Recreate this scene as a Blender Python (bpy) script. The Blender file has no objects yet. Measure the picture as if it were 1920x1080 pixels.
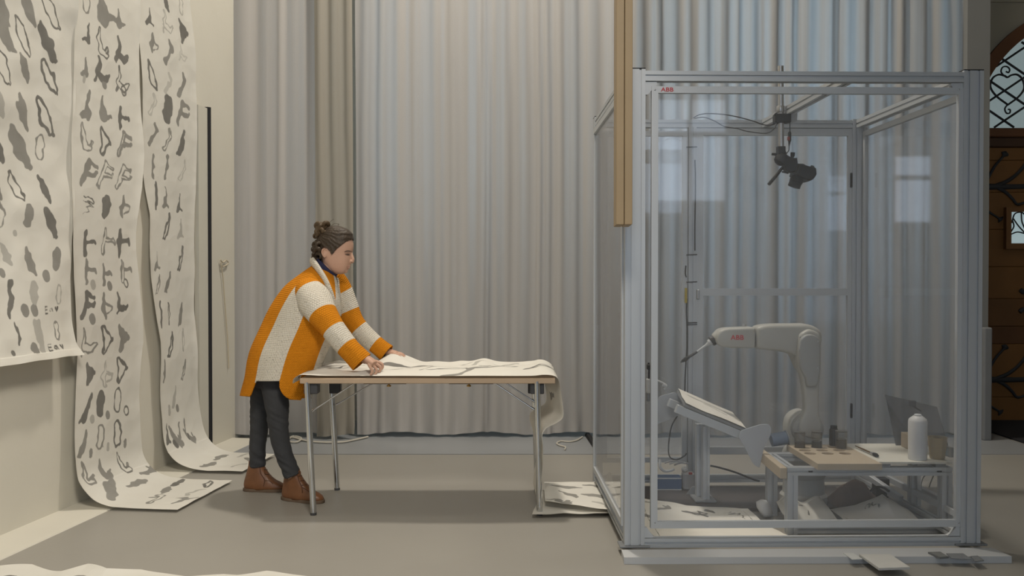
import bpy, bmesh, math, random
import numpy as np
from mathutils import Vector, Matrix, noise as mnoise

R = math.radians
SC = bpy.context.scene
COL = SC.collection
random.seed(7)

# ---------------------------------------------------------------- camera, world, lights, exposure
F = 1710.0
CAM = Vector((0, 0, 1.297))
PITCH = math.atan(25.0 / F)
cam_data = bpy.data.cameras.new('camera')
cam_data.sensor_width = 36.0
cam_data.lens = F / 1920.0 * 36.0
cam_data.clip_end = 200
cam = bpy.data.objects.new('camera', cam_data)
COL.objects.link(cam)
cam.location = CAM
cam.rotation_euler = (math.pi / 2 - PITCH, 0, 0)
SC.camera = cam

SC.view_settings.view_transform = 'Standard'
SC.view_settings.look = 'None'
SC.view_settings.gamma = 1.0
SC.view_settings.use_curve_mapping = False
SC.view_settings.exposure = 0.0
SC.cycles.use_denoising = True
SC.cycles.max_bounces = 10
SC.cycles.transparent_max_bounces = 24
SC.cycles.sample_clamp_indirect = 4.0

world = bpy.data.worlds.new('overcast_sky')
SC.world = world
world.use_nodes = True
wn = world.node_tree.nodes
bg = wn['Background']
bg.inputs['Color'].default_value = (0.70, 0.83, 1.0, 1)
bg.inputs['Strength'].default_value = 2.3


def area(name, loc, target, sx, sy, power, col):
    d = bpy.data.lights.new(name, 'AREA')
    d.shape = 'RECTANGLE'
    d.size, d.size_y = sx, sy
    d.energy = power
    d.color = col
    o = bpy.data.objects.new(name, d)
    COL.objects.link(o)
    o.location = loc
    o.rotation_euler = (Vector(target) - Vector(loc)).to_track_quat('-Z', 'Y').to_euler()
    return o


WARM = (1.0, 0.92, 0.80)
area('ceiling_lamp_light', (-0.05, 5.95, 6.6), (-0.2, 5.8, 0), 0.45, 0.35, 205, WARM)
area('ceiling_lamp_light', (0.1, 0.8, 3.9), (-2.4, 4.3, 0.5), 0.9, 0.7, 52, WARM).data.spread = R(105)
area('ceiling_lamp_light', (1.9, 4.75, 6.6), (1.7, 4.75, 0), 0.6, 0.5, 34, (1.0, 0.93, 0.82))


# ---------------------------------------------------------------- helpers
def at(px, py, Y):
    """point seen at pixel (px,py) of the 1920x1080 frame at world depth Y"""
    dx, dz = (px - 960.0) / F, -(py - 540.0) / F
    c, s = math.cos(PITCH), math.sin(PITCH)
    fy, fz = c + dz * s, -s + dz * c
    k = Y / fy
    return Vector((CAM.x + dx * k, Y, CAM.z + fz * k))


def floor_at(px, py, z=0.0):
    dx, dz = (px - 960.0) / F, -(py - 540.0) / F
    c, s = math.cos(PITCH), math.sin(PITCH)
    fy, fz = c + dz * s, -s + dz * c
    k = (z - CAM.z) / fz
    return Vector((dx * k, fy * k, z))


def principled(name, col, rough=0.6, metal=0.0, spec=0.3, nscale=12.0, namount=0.06, bump=0.0, bscale=60.0, coord='Object'):
    m = bpy.data.materials.new(name)
    m.use_nodes = True
    nt = m.node_tree
    b = nt.nodes['Principled BSDF']
    b.inputs['Roughness'].default_value = rough
    b.inputs['Metallic'].default_value = metal
    b.inputs['Specular IOR Level'].default_value = spec
    tc = nt.nodes.new('ShaderNodeTexCoord')
    nz = nt.nodes.new('ShaderNodeTexNoise')
    nz.inputs['Scale'].default_value = nscale
    nz.inputs['Detail'].default_value = 5
    nt.links.new(tc.outputs[coord], nz.inputs['Vector'])
    mx = nt.nodes.new('ShaderNodeMix')
    mx.data_type = 'RGBA'
    k = 1 - namount
    mx.inputs['A'].default_value = (col[0] * k, col[1] * k, col[2] * k, 1)
    k = 1 + namount
    mx.inputs['B'].default_value = (min(1, col[0] * k), min(1, col[1] * k), min(1, col[2] * k), 1)
    nt.links.new(nz.outputs['Fac'], mx.inputs['Factor'])
    nt.links.new(mx.outputs['Result'], b.inputs['Base Color'])
    if bump:
        n2 = nt.nodes.new('ShaderNodeTexNoise')
        n2.inputs['Scale'].default_value = bscale
        n2.inputs['Detail'].default_value = 4
        nt.links.new(tc.outputs[coord], n2.inputs['Vector'])
        bp = nt.nodes.new('ShaderNodeBump')
        bp.inputs['Strength'].default_value = bump
        bp.inputs['Distance'].default_value = 0.01
        nt.links.new(n2.outputs['Fac'], bp.inputs['Height'])
        nt.links.new(bp.outputs['Normal'], b.inputs['Normal'])
    return m


XF = {}        # world matrix of every root / part that parents others


def link(o, parent=None):
    COL.objects.link(o)
    if parent is not None:
        o.parent = parent
    return o


def thing(name, label, cat, loc=(0, 0, 0), rotz=0.0, group=None):
    o = bpy.data.objects.new(name, None)
    o.empty_display_size = 0.05
    link(o)
    o.location = loc
    o.rotation_euler = (0, 0, rotz)
    o['label'] = label
    o['category'] = cat
    if group:
        o['group'] = group
    XF[o] = Matrix.Translation(Vector(loc)) @ Matrix.Rotation(rotz, 4, 'Z')
    return o


def tag(o, label, cat, group=None, kind=None):
    o['label'] = label
    o['category'] = cat
    if group:
        o['group'] = group
    if kind:
        o['kind'] = kind
    return o


def mesh(name, verts, faces, mat, parent=None, world=True, smooth=False, label=None):
    """one mesh object; verts in world space unless world is False (then parent space)"""
    me = bpy.data.meshes.new(name)
    if parent is not None and world:
        inv = XF[parent].inverted()
        verts = [inv @ Vector(v) for v in verts]
    me.from_pydata([tuple(v) for v in verts], [], [tuple(f) for f in faces])
    me.validate()
    bm = bmesh.new()
    bm.from_mesh(me)
    bmesh.ops.recalc_face_normals(bm, faces=bm.faces)
    bm.to_mesh(me)
    bm.free()
    if mat is not None:
        for mm in (mat if isinstance(mat, (list, tuple)) else [mat]):
            me.materials.append(mm)
    if smooth:
        me.polygons.foreach_set('use_smooth', [True] * len(me.polygons))
    o = bpy.data.objects.new(name, me)
    link(o, parent)
    if parent is not None:
        XF[o] = XF[parent].copy()
    else:
        XF[o] = Matrix.Identity(4)
    if label:
        o['label'] = label
    return o


def from_bm(name, bm, mat, parent=None, world=True, smooth=False, label=None):
    bm.verts.ensure_lookup_table()
    bm.verts.index_update()
    vs = [v.co.copy() for v in bm.verts]
    fs = [[v.index for v in f.verts] for f in bm.faces]
    bm.free()
    return mesh(name, vs, fs, mat, parent, world, smooth, label)


def box(name, p0, p1, mat, parent=None, world=True, bevel=0.0, seg=1, label=None, M=None):
    bm = bmesh.new()
    x0, y0, z0 = [min(a, b) for a, b in zip(p0, p1)]
    x1, y1, z1 = [max(a, b) for a, b in zip(p0, p1)]
    vs = [bm.verts.new(c) for c in ((x0, y0, z0), (x1, y0, z0), (x1, y1, z0), (x0, y1, z0), (x0, y0, z1), (x1, y0, z1), (x1, y1, z1), (x0, y1, z1))]
    for f in ((0, 3, 2, 1), (4, 5, 6, 7), (0, 1, 5, 4), (1, 2, 6, 5), (2, 3, 7, 6), (3, 0, 4, 7)):
        bm.faces.new([vs[i] for i in f])
    if bevel:
        bmesh.ops.bevel(bm, geom=bm.edges[:], offset=bevel, segments=seg, affect='EDGES', profile=0.5)
    if M is not None:
        bmesh.ops.transform(bm, matrix=M, verts=bm.verts)
    return from_bm(name, bm, mat, parent, world, False, label)


def bar(name, a, b, w, h, mat, parent=None, world=True, bevel=0.002, roll=0.0, label=None):
    """rectangular bar from a to b"""
    a, b = Vector(a), Vector(b)
    d = b - a
    L = d.length
    q = d.to_track_quat('Y', 'Z').to_matrix().to_4x4()
    M = Matrix.Translation(a) @ q @ Matrix.Rotation(roll, 4, 'Y')
    return box(name, (-w / 2, 0, -h / 2), (w / 2, L, h / 2), mat, parent, world, bevel, 1, label, M)


def prism(name, pts, y0, y1, mat, parent=None, world=True, bevel=0.0, seg=2, label=None, smooth=False):
    """outline in x,z extruded along y from y0 to y1"""
    bm = bmesh.new()
    a = [bm.verts.new((p[0], y0, p[-1])) for p in pts]
    b = [bm.verts.new((p[0], y1, p[-1])) for p in pts]
    n = len(pts)
    f0 = bm.faces.new(a)
    f1 = bm.faces.new(b[::-1])
    for i in range(n):
        bm.faces.new((a[i], b[i], b[(i + 1) % n], a[(i + 1) % n]))
    bmesh.ops.recalc_face_normals(bm, faces=bm.faces)
    if bevel:
        es = list(set(f0.edges) | set(f1.edges))
        bmesh.ops.bevel(bm, geom=es, offset=bevel, segments=seg, affect='EDGES', profile=0.5, clamp_overlap=True)
    o = from_bm(name, bm, mat, parent, world, False, label)
    if smooth:
        o.data.polygons.foreach_set('use_smooth', [True] * len(o.data.polygons))
        o.data.set_sharp_from_angle(angle=R(40))
    return o


def rounded(pts, r, n=4):
    """round the corners of a closed 2-D outline"""
    out = []
    N = len(pts)
    for i in range(N):
        p, a, b = Vector(pts[i]), Vector(pts[i - 1]), Vector(pts[(i + 1) % N])
        da, db = (a - p), (b - p)
        rr = min(r, da.length * 0.45, db.length * 0.45)
        s, e = p + da.normalized() * rr, p + db.normalized() * rr
        for k in range(n + 1):
            t = k / n
            out.append(tuple((1 - t) ** 2 * s + 2 * t * (1 - t) * p + t * t * e))
    return out


def catmull(pts, n=6, closed=False):
    pts = [Vector(p) for p in pts]
    out = []
    N = len(pts)
    for i in range(N if closed else N - 1):
        if closed:
            p0, p1, p2, p3 = pts[i - 1], pts[i], pts[(i + 1) % N], pts[(i + 2) % N]
        else:
            p1, p2 = pts[i], pts[i + 1]
            p0 = pts[i - 1] if i else p1 * 2 - p2
            p3 = pts[i + 2] if i + 2 < N else p2 * 2 - p1
        for k in range(n):
            t = k / n
            out.append(0.5 * ((2 * p1) + (p2 - p0) * t + (2 * p0 - 5 * p1 + 4 * p2 - p3) * t * t + (3 * p1 - p0 - 3 * p2 + p3) * t ** 3))
    if not closed:
        out.append(pts[-1])
    return out


def frames(path):
    """parallel-transport frames"""
    T = []
    n = len(path)
    for i in range(n):
        d = path[min(i + 1, n - 1)] - path[max(i - 1, 0)]
        T.append(d.normalized() if d.length > 1e-9 else Vector((0, 0, 1)))
    ref = Vector((0, 1, 0)) if abs(T[0].y) < 0.8 else Vector((1, 0, 0))
    N = (ref - T[0] * ref.dot(T[0])).normalized()
    out = []
    for i in range(n):
        N = (N - T[i] * N.dot(T[i]))
        N = N.normalized()
        out.append((T[i], N, T[i].cross(N)))
    return out


def tube_geo(path, r, seg=8, caps=True):
    path = [Vector(p) for p in path]
    rr = r if isinstance(r, (list, tuple)) else [r] * len(path)
    fr = frames(path)
    vs, fs = [], []
    for p, q, (T, N, B) in zip(path, rr, fr):
        ra, rb = q if isinstance(q, (tuple, list)) else (q, q)
        for k in range(seg):
            a = 2 * math.pi * k / seg
            vs.append(p + N * (ra * math.cos(a)) + B * (rb * math.sin(a)))
    for i in range(len(path) - 1):
        for k in range(seg):
            k2 = (k + 1) % seg
            fs.append((i * seg + k, i * seg + k2, (i + 1) * seg + k2, (i + 1) * seg + k))
    if caps:
        fs.append(tuple(range(seg))[::-1])
        fs.append(tuple((len(path) - 1) * seg + k for k in range(seg)))
    return vs, fs


def tube(name, path, r, mat, parent=None, world=True, seg=8, label=None):
    vs, fs = tube_geo(path, r, seg)
    o = mesh(name, vs, fs, mat, parent, world, True, label)
    o.data.set_sharp_from_angle(angle=R(50))
    return o


def lathe_geo(prof, c=(0, 0, 0), seg=24, M=None):
    vs, fs = [], []
    c = Vector(c)
    for r, z in prof:
        for k in range(seg):
            a = 2 * math.pi * k / seg
            v = Vector((r * math.cos(a), r * math.sin(a), z))
            if M is not None:
                v = M @ v
            vs.append(v + c)
    for i in range(len(prof) - 1):
        for k in range(seg):
            k2 = (k + 1) % seg
            fs.append((i * seg + k, i * seg + k2, (i + 1) * seg + k2, (i + 1) * seg + k))
    fs.append(tuple(range(seg))[::-1])
    fs.append(tuple((len(prof) - 1) * seg + k for k in range(seg)))
    return vs, fs


def lathe(name, prof, c, mat, parent=None, world=True, seg=24, M=None, label=None):
    vs, fs = lathe_geo(prof, c, seg, M)
    o = mesh(name, vs, fs, mat, parent, world, True, label)
    o.data.set_sharp_from_angle(angle=R(40))
    return o


def loft_geo(rings, cap=True):
    n = len(rings[0])
    vs = [v for r in rings for v in r]
    fs = []
    for i in range(len(rings) - 1):
        for k in range(n):
            k2 = (k + 1) % n
            fs.append((i * n + k, i * n + k2, (i + 1) * n + k2, (i + 1) * n + k))
    if cap:
        fs.append(tuple(range(n))[::-1])
        fs.append(tuple((len(rings) - 1) * n + k for k in range(n)))
    return vs, fs


def interp(tab, t):
    """piecewise-smooth interpolation of rows (t, a, b, ...)"""
    ts = [r[0] for r in tab]
    return [float(np.interp(t, ts, [r[j] for r in tab])) for j in range(1, len(tab[0]))]


def remesh(name, geos, voxel, mat, parent, smooth_iter=2):
    """union of closed shapes as one continuous surface"""
    vs, fs = [], []
    for v, f in geos:
        k = len(vs)
        vs += [Vector(p) for p in v]
        fs += [tuple(i + k for i in q) for q in f]
    o = mesh(name, vs, fs, mat, parent)
    # orient every shell on its own
    md = o.modifiers.new('remesh', 'REMESH')
    md.mode = 'VOXEL'
    md.voxel_size = voxel
    if smooth_iter:
        sm = o.modifiers.new('smooth', 'SMOOTH')
        sm.iterations = smooth_iter
        sm.factor = 0.5
    dg = bpy.context.evaluated_depsgraph_get()
    dg.update()
    me = bpy.data.meshes.new_from_object(o.evaluated_get(dg))
    o.modifiers.clear()
    old = o.data
    o.data = me
    me.name = name
    bpy.data.meshes.remove(old)
    me.polygons.foreach_set('use_smooth', [True] * len(me.polygons))
    if not me.materials and mat is not None:
        me.materials.append(mat)
    return o


def groove_outline(w, d, mw, md_, gw=0.010, gd=0.008):
    """outline of a slotted aluminium profile, w x d, centred; slots at module centres"""
    def side(L, n):
        m = L / n
        seq = [(-L / 2, 0)]
        for i in range(n):
            c = -L / 2 + m * (i + .5)
            seq += [(c - gw / 2, 0), (c - gw / 2, gd), (c + gw / 2, gd), (c + gw / 2, 0)]
        return seq
    out = []
    for s, dpt in side(w, mw):
        out.append((s, -d / 2 + dpt))
    for s, dpt in side(d, md_):
        out.append((w / 2 - dpt, s))
    for s, dpt in side(w, mw):
        out.append((-s, d / 2 - dpt))
    for s, dpt in side(d, md_):
        out.append((-w / 2 + dpt, -s))
    return out


def alu(name, a, b, w, d, mat, parent, world=False, mw=1, md_=1, label=None):
    """slotted profile from a to b. vertical: w along x, d along y; along x: w along y, d along z; along y: w along x, d along z"""
    a, b = Vector(a), Vector(b)
    t = b - a
    ol = groove_outline(w, d, mw, md_)
    if abs(t.z) > max(abs(t.x), abs(t.y)):
        U, V = Vector((1, 0, 0)), Vector((0, 1, 0))
    elif abs(t.x) > abs(t.y):
        U, V = Vector((0, 1, 0)), Vector((0, 0, 1))
    else:
        U, V = Vector((1, 0, 0)), Vector((0, 0, 1))
    tn = t.normalized()
    U = (U - tn * U.dot(tn)).normalized()
    V = (V - tn * V.dot(tn)).normalized()
    vs = [a + U * p + V * q for p, q in ol] + [b + U * p + V * q for p, q in ol]
    n = len(ol)
    fs = [(i, (i + 1) % n, n + (i + 1) % n, n + i) for i in range(n)]
    fs += [tuple(range(n))[::-1], tuple(range(n, 2 * n))]
    return mesh(name, vs, fs, mat, parent, world, False, label)


def ring_frame(name, O, U, V, W, H, bw, th, mat, parent=None, world=False, label=None):
    """rectangular frame: corner O, directions U,V, size W x H, bar width bw, thickness th (along UxV)"""
    O, U, V = Vector(O), Vector(U), Vector(V)
    Nn = U.cross(V)
    bw = bw if isinstance(bw, (tuple, list)) else (bw,) * 4   # left right bottom top
    out = [(0, 0), (W, 0), (W, H), (0, H)]
    inn = [(bw[0], bw[2]), (W - bw[1], bw[2]), (W - bw[1], H - bw[3]), (bw[0], H - bw[3])]
    vs = []
    for off in (0, th):
        vs += [O + U * p + V * q + Nn * off for p, q in out]
        vs += [O + U * p + V * q + Nn * off for p, q in inn]
    fs = []
    for i in range(4):
        j = (i + 1) % 4
        fs += [(i, j, 4 + j, 4 + i), (8 + i, 12 + i, 12 + j, 8 + j), (i, 8 + i, 8 + j, j), (4 + i, 4 + j, 12 + j, 12 + i)]
    return mesh(name, vs, fs, mat, parent, world, False, label)


def struct(o, label=None):
    o['kind'] = 'structure'
    if label:
        o['label'] = label
    return o
# ---------------------------------------------------------------- materials
M_WALL = principled('wall_plaster', (0.60, 0.575, 0.50), 0.85, nscale=2.5, namount=0.05, bump=0.12, bscale=18)
M_BACK = principled('back_plaster', (0.52, 0.49, 0.42), 0.85, nscale=2.0, namount=0.04)
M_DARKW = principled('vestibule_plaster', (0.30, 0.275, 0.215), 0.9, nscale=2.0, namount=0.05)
M_PILLAR = principled('pillar_paint', (0.20, 0.20, 0.19), 0.8, nscale=3)
M_FLOOR = principled('screed_floor', (0.30, 0.285, 0.255), 0.42, spec=0.35, nscale=1.6, namount=0.07, bump=0.03, bscale=40)
M_FLOORCOOL = principled('cool_grey_floor', (0.27, 0.28, 0.29), 0.35, spec=0.4, nscale=2.5, namount=0.08)
M_CEIL = principled('ceiling_paint', (0.55, 0.53, 0.48), 0.9)
M_BLACK = principled('black_rubber', (0.018, 0.018, 0.02), 0.6)
M_WOODDOOR = principled('door_oak', (0.135, 0.062, 0.018), 0.55, nscale=6, namount=0.22)
M_FRAMEWOOD = principled('door_frame_oak', (0.12, 0.05, 0.02), 0.5, nscale=7, namount=0.2)
M_IRON = principled('wrought_iron', (0.03, 0.032, 0.036), 0.55, metal=0.3)


def glass_mat(name, tint=(0.97, 0.98, 1.0), refl=0.06, haze=0.02, rough=0.015):
    m = bpy.data.materials.new(name)
    m.use_nodes = True
    nt = m.node_tree
    nt.nodes.clear()
    out = nt.nodes.new('ShaderNodeOutputMaterial')
    tr = nt.nodes.new('ShaderNodeBsdfTransparent')
    tr.inputs['Color'].default_value = (*tint, 1)
    gl = nt.nodes.new('ShaderNodeBsdfGlossy')
    gl.inputs['Roughness'].default_value = rough
    df = nt.nodes.new('ShaderNodeBsdfDiffuse')
    df.inputs['Color'].default_value = (0.8, 0.85, 0.9, 1)
    lw = nt.nodes.new('ShaderNodeLayerWeight')
    lw.inputs['Blend'].default_value = 0.5
    pw = nt.nodes.new('ShaderNodeMath')
    pw.operation = 'POWER'
    pw.inputs[1].default_value = 5.0
    nt.links.new(lw.outputs['Facing'], pw.inputs[0])
    fr = nt.nodes.new('ShaderNodeMath')
    fr.operation = 'MULTIPLY_ADD'
    fr.inputs[1].default_value = 0.9
    fr.inputs[2].default_value = refl
    nt.links.new(pw.outputs[0], fr.inputs[0])
    nz = nt.nodes.new('ShaderNodeTexNoise')
    nz.inputs['Scale'].default_value = 3.0
    mr = nt.nodes.new('ShaderNodeMapRange')
    mr.inputs['To Min'].default_value = haze * 0.6
    mr.inputs['To Max'].default_value = haze * 1.4
    nt.links.new(nz.outputs['Fac'], mr.inputs['Value'])
    m1 = nt.nodes.new('ShaderNodeMixShader')
    m2 = nt.nodes.new('ShaderNodeMixShader')
    nt.links.new(mr.outputs['Result'], m1.inputs['Fac'])
    nt.links.new(tr.outputs[0], m1.inputs[1])
    nt.links.new(df.outputs[0], m1.inputs[2])
    nt.links.new(fr.outputs[0], m2.inputs['Fac'])
    nt.links.new(m1.outputs[0], m2.inputs[1])
    nt.links.new(gl.outputs[0], m2.inputs[2])
    nt.links.new(m2.outputs[0], out.inputs['Surface'])
    return m


M_WINGLASS = glass_mat('window_glass', (0.95, 1.0, 0.98), 0.04, 0.03)

# ---------------------------------------------------------------- setting: floor, walls, ceiling
XL, XR, YB, YF, ZC = -3.8, 7.2, 8.07, -4.5, 7.0
WD = Vector((0.117, 0.9931, 0)).normalized()        # along the side wall, away from the camera
W0 = Vector((-2.52, 4.49, 0))
WN = Vector((WD.y, -WD.x, 0))                        # into the room


def wall_pt(s, n=0.0, z=0.0):
    return W0 + WD * s + WN * n + Vector((0, 0, z))


def wall_s(px, n):
    """distance along the side wall of pixel column px, n in front of the wall"""
    a = (px - 960.0) / F
    p = W0 + WN * n
    # p.x + WD.x s = a (p.y + WD.y s)
    return (a * p.y - p.x) / (WD.x - a * WD.y)


o = box('floor', (XL, YF, -0.1), (XR, YB + 0.4, 0), M_FLOOR)
struct(o, 'worn grey beige screed floor of the hall')
o['category'] = 'floor'
o = box('ceiling', (XL, YF, ZC), (XR, YB + 0.4, ZC + 0.1), M_CEIL)
struct(o, 'plain pale ceiling high above the hall')
o['category'] = 'ceiling'

s_far = (YB - W0.y) / WD.y
s_near = (YF - W0.y) / WD.y
vs = []
for z in (0, ZC):
    vs += [wall_pt(s_near, 0, z), wall_pt(s_far, 0, z), wall_pt(s_far, -0.2, z), wall_pt(s_near, -0.2, z)]
o = mesh('wall_left', vs, [(0, 1, 5, 4), (1, 2, 6, 5), (2, 3, 7, 6), (3, 0, 4, 7), (0, 3, 2, 1), (4, 5, 6, 7)], M_WALL)
struct(o, 'warm off-white plaster wall carrying the painted paper strips')
o['category'] = 'wall'

# painted kerb band at the foot of that wall
vs = []
for s in (wall_s(-900, 0), wall_s(190, 0.23), s_far - 0.9):
    for n, z in ((0.0, 0.0), (0.0, 0.012), (0.235, 0.006), (0.24, 0.0)):
        vs.append(wall_pt(s, n, z))
fs = []
for i in range(2):
    for k in range(4):
        fs.append((i * 4 + k, i * 4 + (k + 1) % 4, i * 4 + 4 + (k + 1) % 4, i * 4 + 4 + k))
fs += [(0, 1, 2, 3), (8, 11, 10, 9)]
o = mesh('baseboard_left', vs, fs, M_WALL)
struct(o, 'flat off-white band along the foot of the papered wall')
o['category'] = 'trim'


def wall_with_holes(name, x0, x1, z0, z1, y0, y1, holes, mat):
    """wall in the x,z plane with rectangular holes (x0,x1,z0,z1)"""
    xs = sorted({x0, x1, *[h[0] for h in holes], *[h[1] for h in holes]})
    zs = sorted({z0, z1, *[h[2] for h in holes], *[h[3] for h in holes]})
    bm = bmesh.new()
    V = {}

    def vert(x, z):
        if (x, z) not in V:
            V[(x, z)] = bm.verts.new((x, y0, z))
        return V[(x, z)]
    for i in range(len(xs) - 1):
        for j in range(len(zs) - 1):
            cx, cz = (xs[i] + xs[i + 1]) / 2, (zs[j] + zs[j + 1]) / 2
            if any(h[0] < cx < h[1] and h[2] < cz < h[3] for h in holes):
                continue
            bm.faces.new((vert(xs[i], zs[j]), vert(xs[i + 1], zs[j]), vert(xs[i + 1], zs[j + 1]), vert(xs[i], zs[j + 1])))
    r = bmesh.ops.extrude_face_region(bm, geom=bm.faces[:])
    for g in r['geom']:
        if isinstance(g, bmesh.types.BMVert):
            g.co.y = y1
    return from_bm(name, bm, mat)


# fanlight / door geometry
DCX, DZ, DR, DRO = 5.14, 2.515, 1.072, 1.18      # arch centre, springing height, inner and outer radius
HX0, HX1 = DCX - DRO, DCX + DRO
WIN = [(-1.35, 0.25, 1.55, 4.4), (1.05, 3.25, 1.0, 4.4)]
holes = WIN + [(HX0, HX1, 0.0, DZ + DRO)]
o = wall_with_holes('wall_back', XL, XR, 0, ZC, YB, YB + 0.3, holes, M_BACK)
struct(o, 'back wall with windows behind the curtains')
o['category'] = 'wall'

# spandrels filling the square door hole down to the arch
seg = 20
for sgn in (-1, 1):
    pts = [(DCX + sgn * DRO, 0, DZ + DRO)]
    for k in range(seg + 1):
        a = math.pi / 2 * k / seg
        pts.append((DCX + sgn * DRO * math.cos(a), 0, DZ + DRO * math.sin(a)))
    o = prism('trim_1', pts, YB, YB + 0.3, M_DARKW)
    struct(o, 'dim plaster above the shoulder of the door arch')
    o['category'] = 'wall'
# dim plaster facing around the door
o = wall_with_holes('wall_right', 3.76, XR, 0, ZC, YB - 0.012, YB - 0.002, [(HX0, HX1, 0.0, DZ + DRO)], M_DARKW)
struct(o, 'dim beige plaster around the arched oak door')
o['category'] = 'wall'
o = box('wall_side', (XR, YF, 0), (XR + 0.2, YB + 0.3, ZC), M_BACK)
struct(o, 'side wall outside the frame')
o['category'] = 'wall'
RW = [(-2.6, -0.5, 0.4, 4.4), (-0.1, 2.0, 0.4, 4.4), (2.35, 3.55, 2.3, 3.9), (5.9, 6.6, 2.0, 3.1)]
o = wall_with_holes('wall_front', XL, XR, 0, ZC, YF - 0.3, YF, RW, M_BACK)
struct(o, 'street wall with windows behind the viewer')
o['category'] = 'wall'
for i, (x0, x1, z0, z1) in enumerate(RW):
    w = ring_frame('window_%d' % (3 + i), (x0, YF - 0.18, z0), (1, 0, 0), (0, 0, 1), x1 - x0, z1 - z0, 0.07, 0.06, M_BACK)
    struct(w, 'street window behind the viewer')
    w['category'] = 'window'
    zc_ = z0 + (z1 - z0) * .62
    box('transom', (x0 + 0.07, YF - 0.23, zc_), (x1 - 0.07, YF - 0.18, zc_ + .07), M_BACK, w)
    if i < 3:
        box('mullion', ((x0 + x1) / 2 - 0.03, YF - 0.23, z0 + 0.07), ((x0 + x1) / 2 + 0.03, YF - 0.18, z1 - 0.07), M_BACK, w)
# windows behind the curtains
for i, (x0, x1, z0, z1) in enumerate(WIN):
    w = ring_frame('window_%d' % (1 + i), (x0, YB + 0.22, z0), (1, 0, 0), (0, 0, 1), x1 - x0, z1 - z0, 0.06, 0.06, M_BACK)
    struct(w, 'tall window glowing through the curtain')
    w['category'] = 'window'
    for k in range(1, 3):
        xm = x0 + (x1 - x0) * k / 3
        box('mullion', (xm - 0.02, YB + 0.18, z0 + 0.06), (xm + 0.02, YB + 0.21, z1 - 0.06), M_BACK, w)
    for k in range(1, 4):
        zm = z0 + (z1 - z0) * k / 4
        box('transom', (x0 + 0.06, YB + 0.15, zm - 0.02), (x1 - 0.06, YB + 0.18, zm + 0.02), M_BACK, w)
    box('pane', (x0 + 0.06, YB + 0.235, z0 + 0.06), (x1 - 0.06, YB + 0.24, z1 - 0.06), M_WINGLASS, w)

# pillar where the curtain ends
p0, p1 = at(1811, 500, 7.15), at(1853.5, 500, 7.15)
o = box('trim_2', (p0.x, 7.15, 0), (p1.x, YB - 0.012, ZC), M_PILLAR)
struct(o, 'dark grey pillar beside the arched door')
o['category'] = 'pillar'
zz = at(1850, 614, 7.1).z
o = box('trim_3', (p1.x - 0.06, 7.09, 0), (p1.x + 0.006, 7.149, zz), principled('plinth_paint', (0.20, 0.205, 0.21), 0.7), bevel=0.012, seg=2)
struct(o, 'lighter grey casing at the foot of the dark pillar')
o['category'] = 'trim'

# strip of floor in a cooler grey in front of the curtain
o = box('trim_4', (-2.05, 6.56, 0), (3.9, YB, 0.004), M_FLOORCOOL)
struct(o, 'cool grey strip of floor below the curtains')
o['category'] = 'floor'

# dark runner by the door
a, b = floor_at(1858, 808), floor_at(1920, 830)
bm = bmesh.new()
o = box('door_mat', (3.93, 6.2, 0.001), (6.2, YB - 0.03, 0.012), principled('mat_pile', (0.02, 0.02, 0.023), 0.95, bump=0.4, bscale=200))
tag(o, 'black mat on the floor in front of the oak door', 'mat')

# cable duct on the floor, running to the curtain
o = mesh('cable_duct', [Vector((0.585, 7.3, 0.004)), Vector((0.625, 7.3, 0.004)), Vector((0.665, 6.45, 0)), Vector((0.615, 6.45, 0)),
                        Vector((0.592, 7.3, 0.03)), Vector((0.618, 7.3, 0.03)), Vector((0.658, 6.45, 0.022)), Vector((0.622, 6.45, 0.022))],
         [(0, 1, 2, 3), (4, 7, 6, 5), (0, 4, 5, 1), (1, 5, 6, 2), (2, 6, 7, 3), (3, 7, 4, 0)], M_BLACK)
tag(o, 'black cable duct on the floor running under the curtain', 'cable duct')

# ---------------------------------------------------------------- arched oak door
door = struct(bpy.data.objects.new('door_1', None), 'arched brown oak door with wrought iron branches and lattice fanlight')
link(door)
door.location = (DCX, YB, 0)
XF[door] = Matrix.Translation((DCX, YB, 0))
door['category'] = 'door'
ow, iw = [], []
pts_o = [(DCX + DRO * math.cos(math.pi * k / 40), DZ + DRO * math.sin(math.pi * k / 40)) for k in range(41)]
pts_i = [(DCX + DR * math.cos(math.pi * k / 40), DZ + DR * math.sin(math.pi * k / 40)) for k in range(41)]
pts_o = [(DCX + DRO, 0.0)] + pts_o + [(DCX - DRO, 0.0)]
pts_i = [(DCX + DR, 0.0)] + pts_i + [(DCX - DR, 0.0)]
n = len(pts_o)
vs = []
for y in (YB - 0.03, YB + 0.12):
    vs += [Vector((x, y, z)) for x, z in pts_o] + [Vector((x, y, z)) for x, z in pts_i]
fs = []
for i in range(n - 1):
    fs += [(i, i + 1, n + i + 1, n + i), (2 * n + i, 3 * n + i, 3 * n + i + 1, 2 * n + i + 1),
           (i, 2 * n + i, 2 * n + i + 1, i + 1), (n + i, n + i + 1, 3 * n + i + 1, 3 * n + i)]
fs += [(0, n, 3 * n, 2 * n), (n - 1, 3 * n - 1, 4 * n - 1, 2 * n - 1)]
mesh('arch_frame', vs, fs, M_FRAMEWOOD, door)
ztr0, ztr1 = at(1900, 263, YB).z, at(1900, 240, YB).z
box('transom', (DCX - DR, YB - 0.01, ztr0 + 0.03), (DCX + DR, YB + 0.1, ztr1), M_FRAMEWOOD, door, bevel=0.008)
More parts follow.
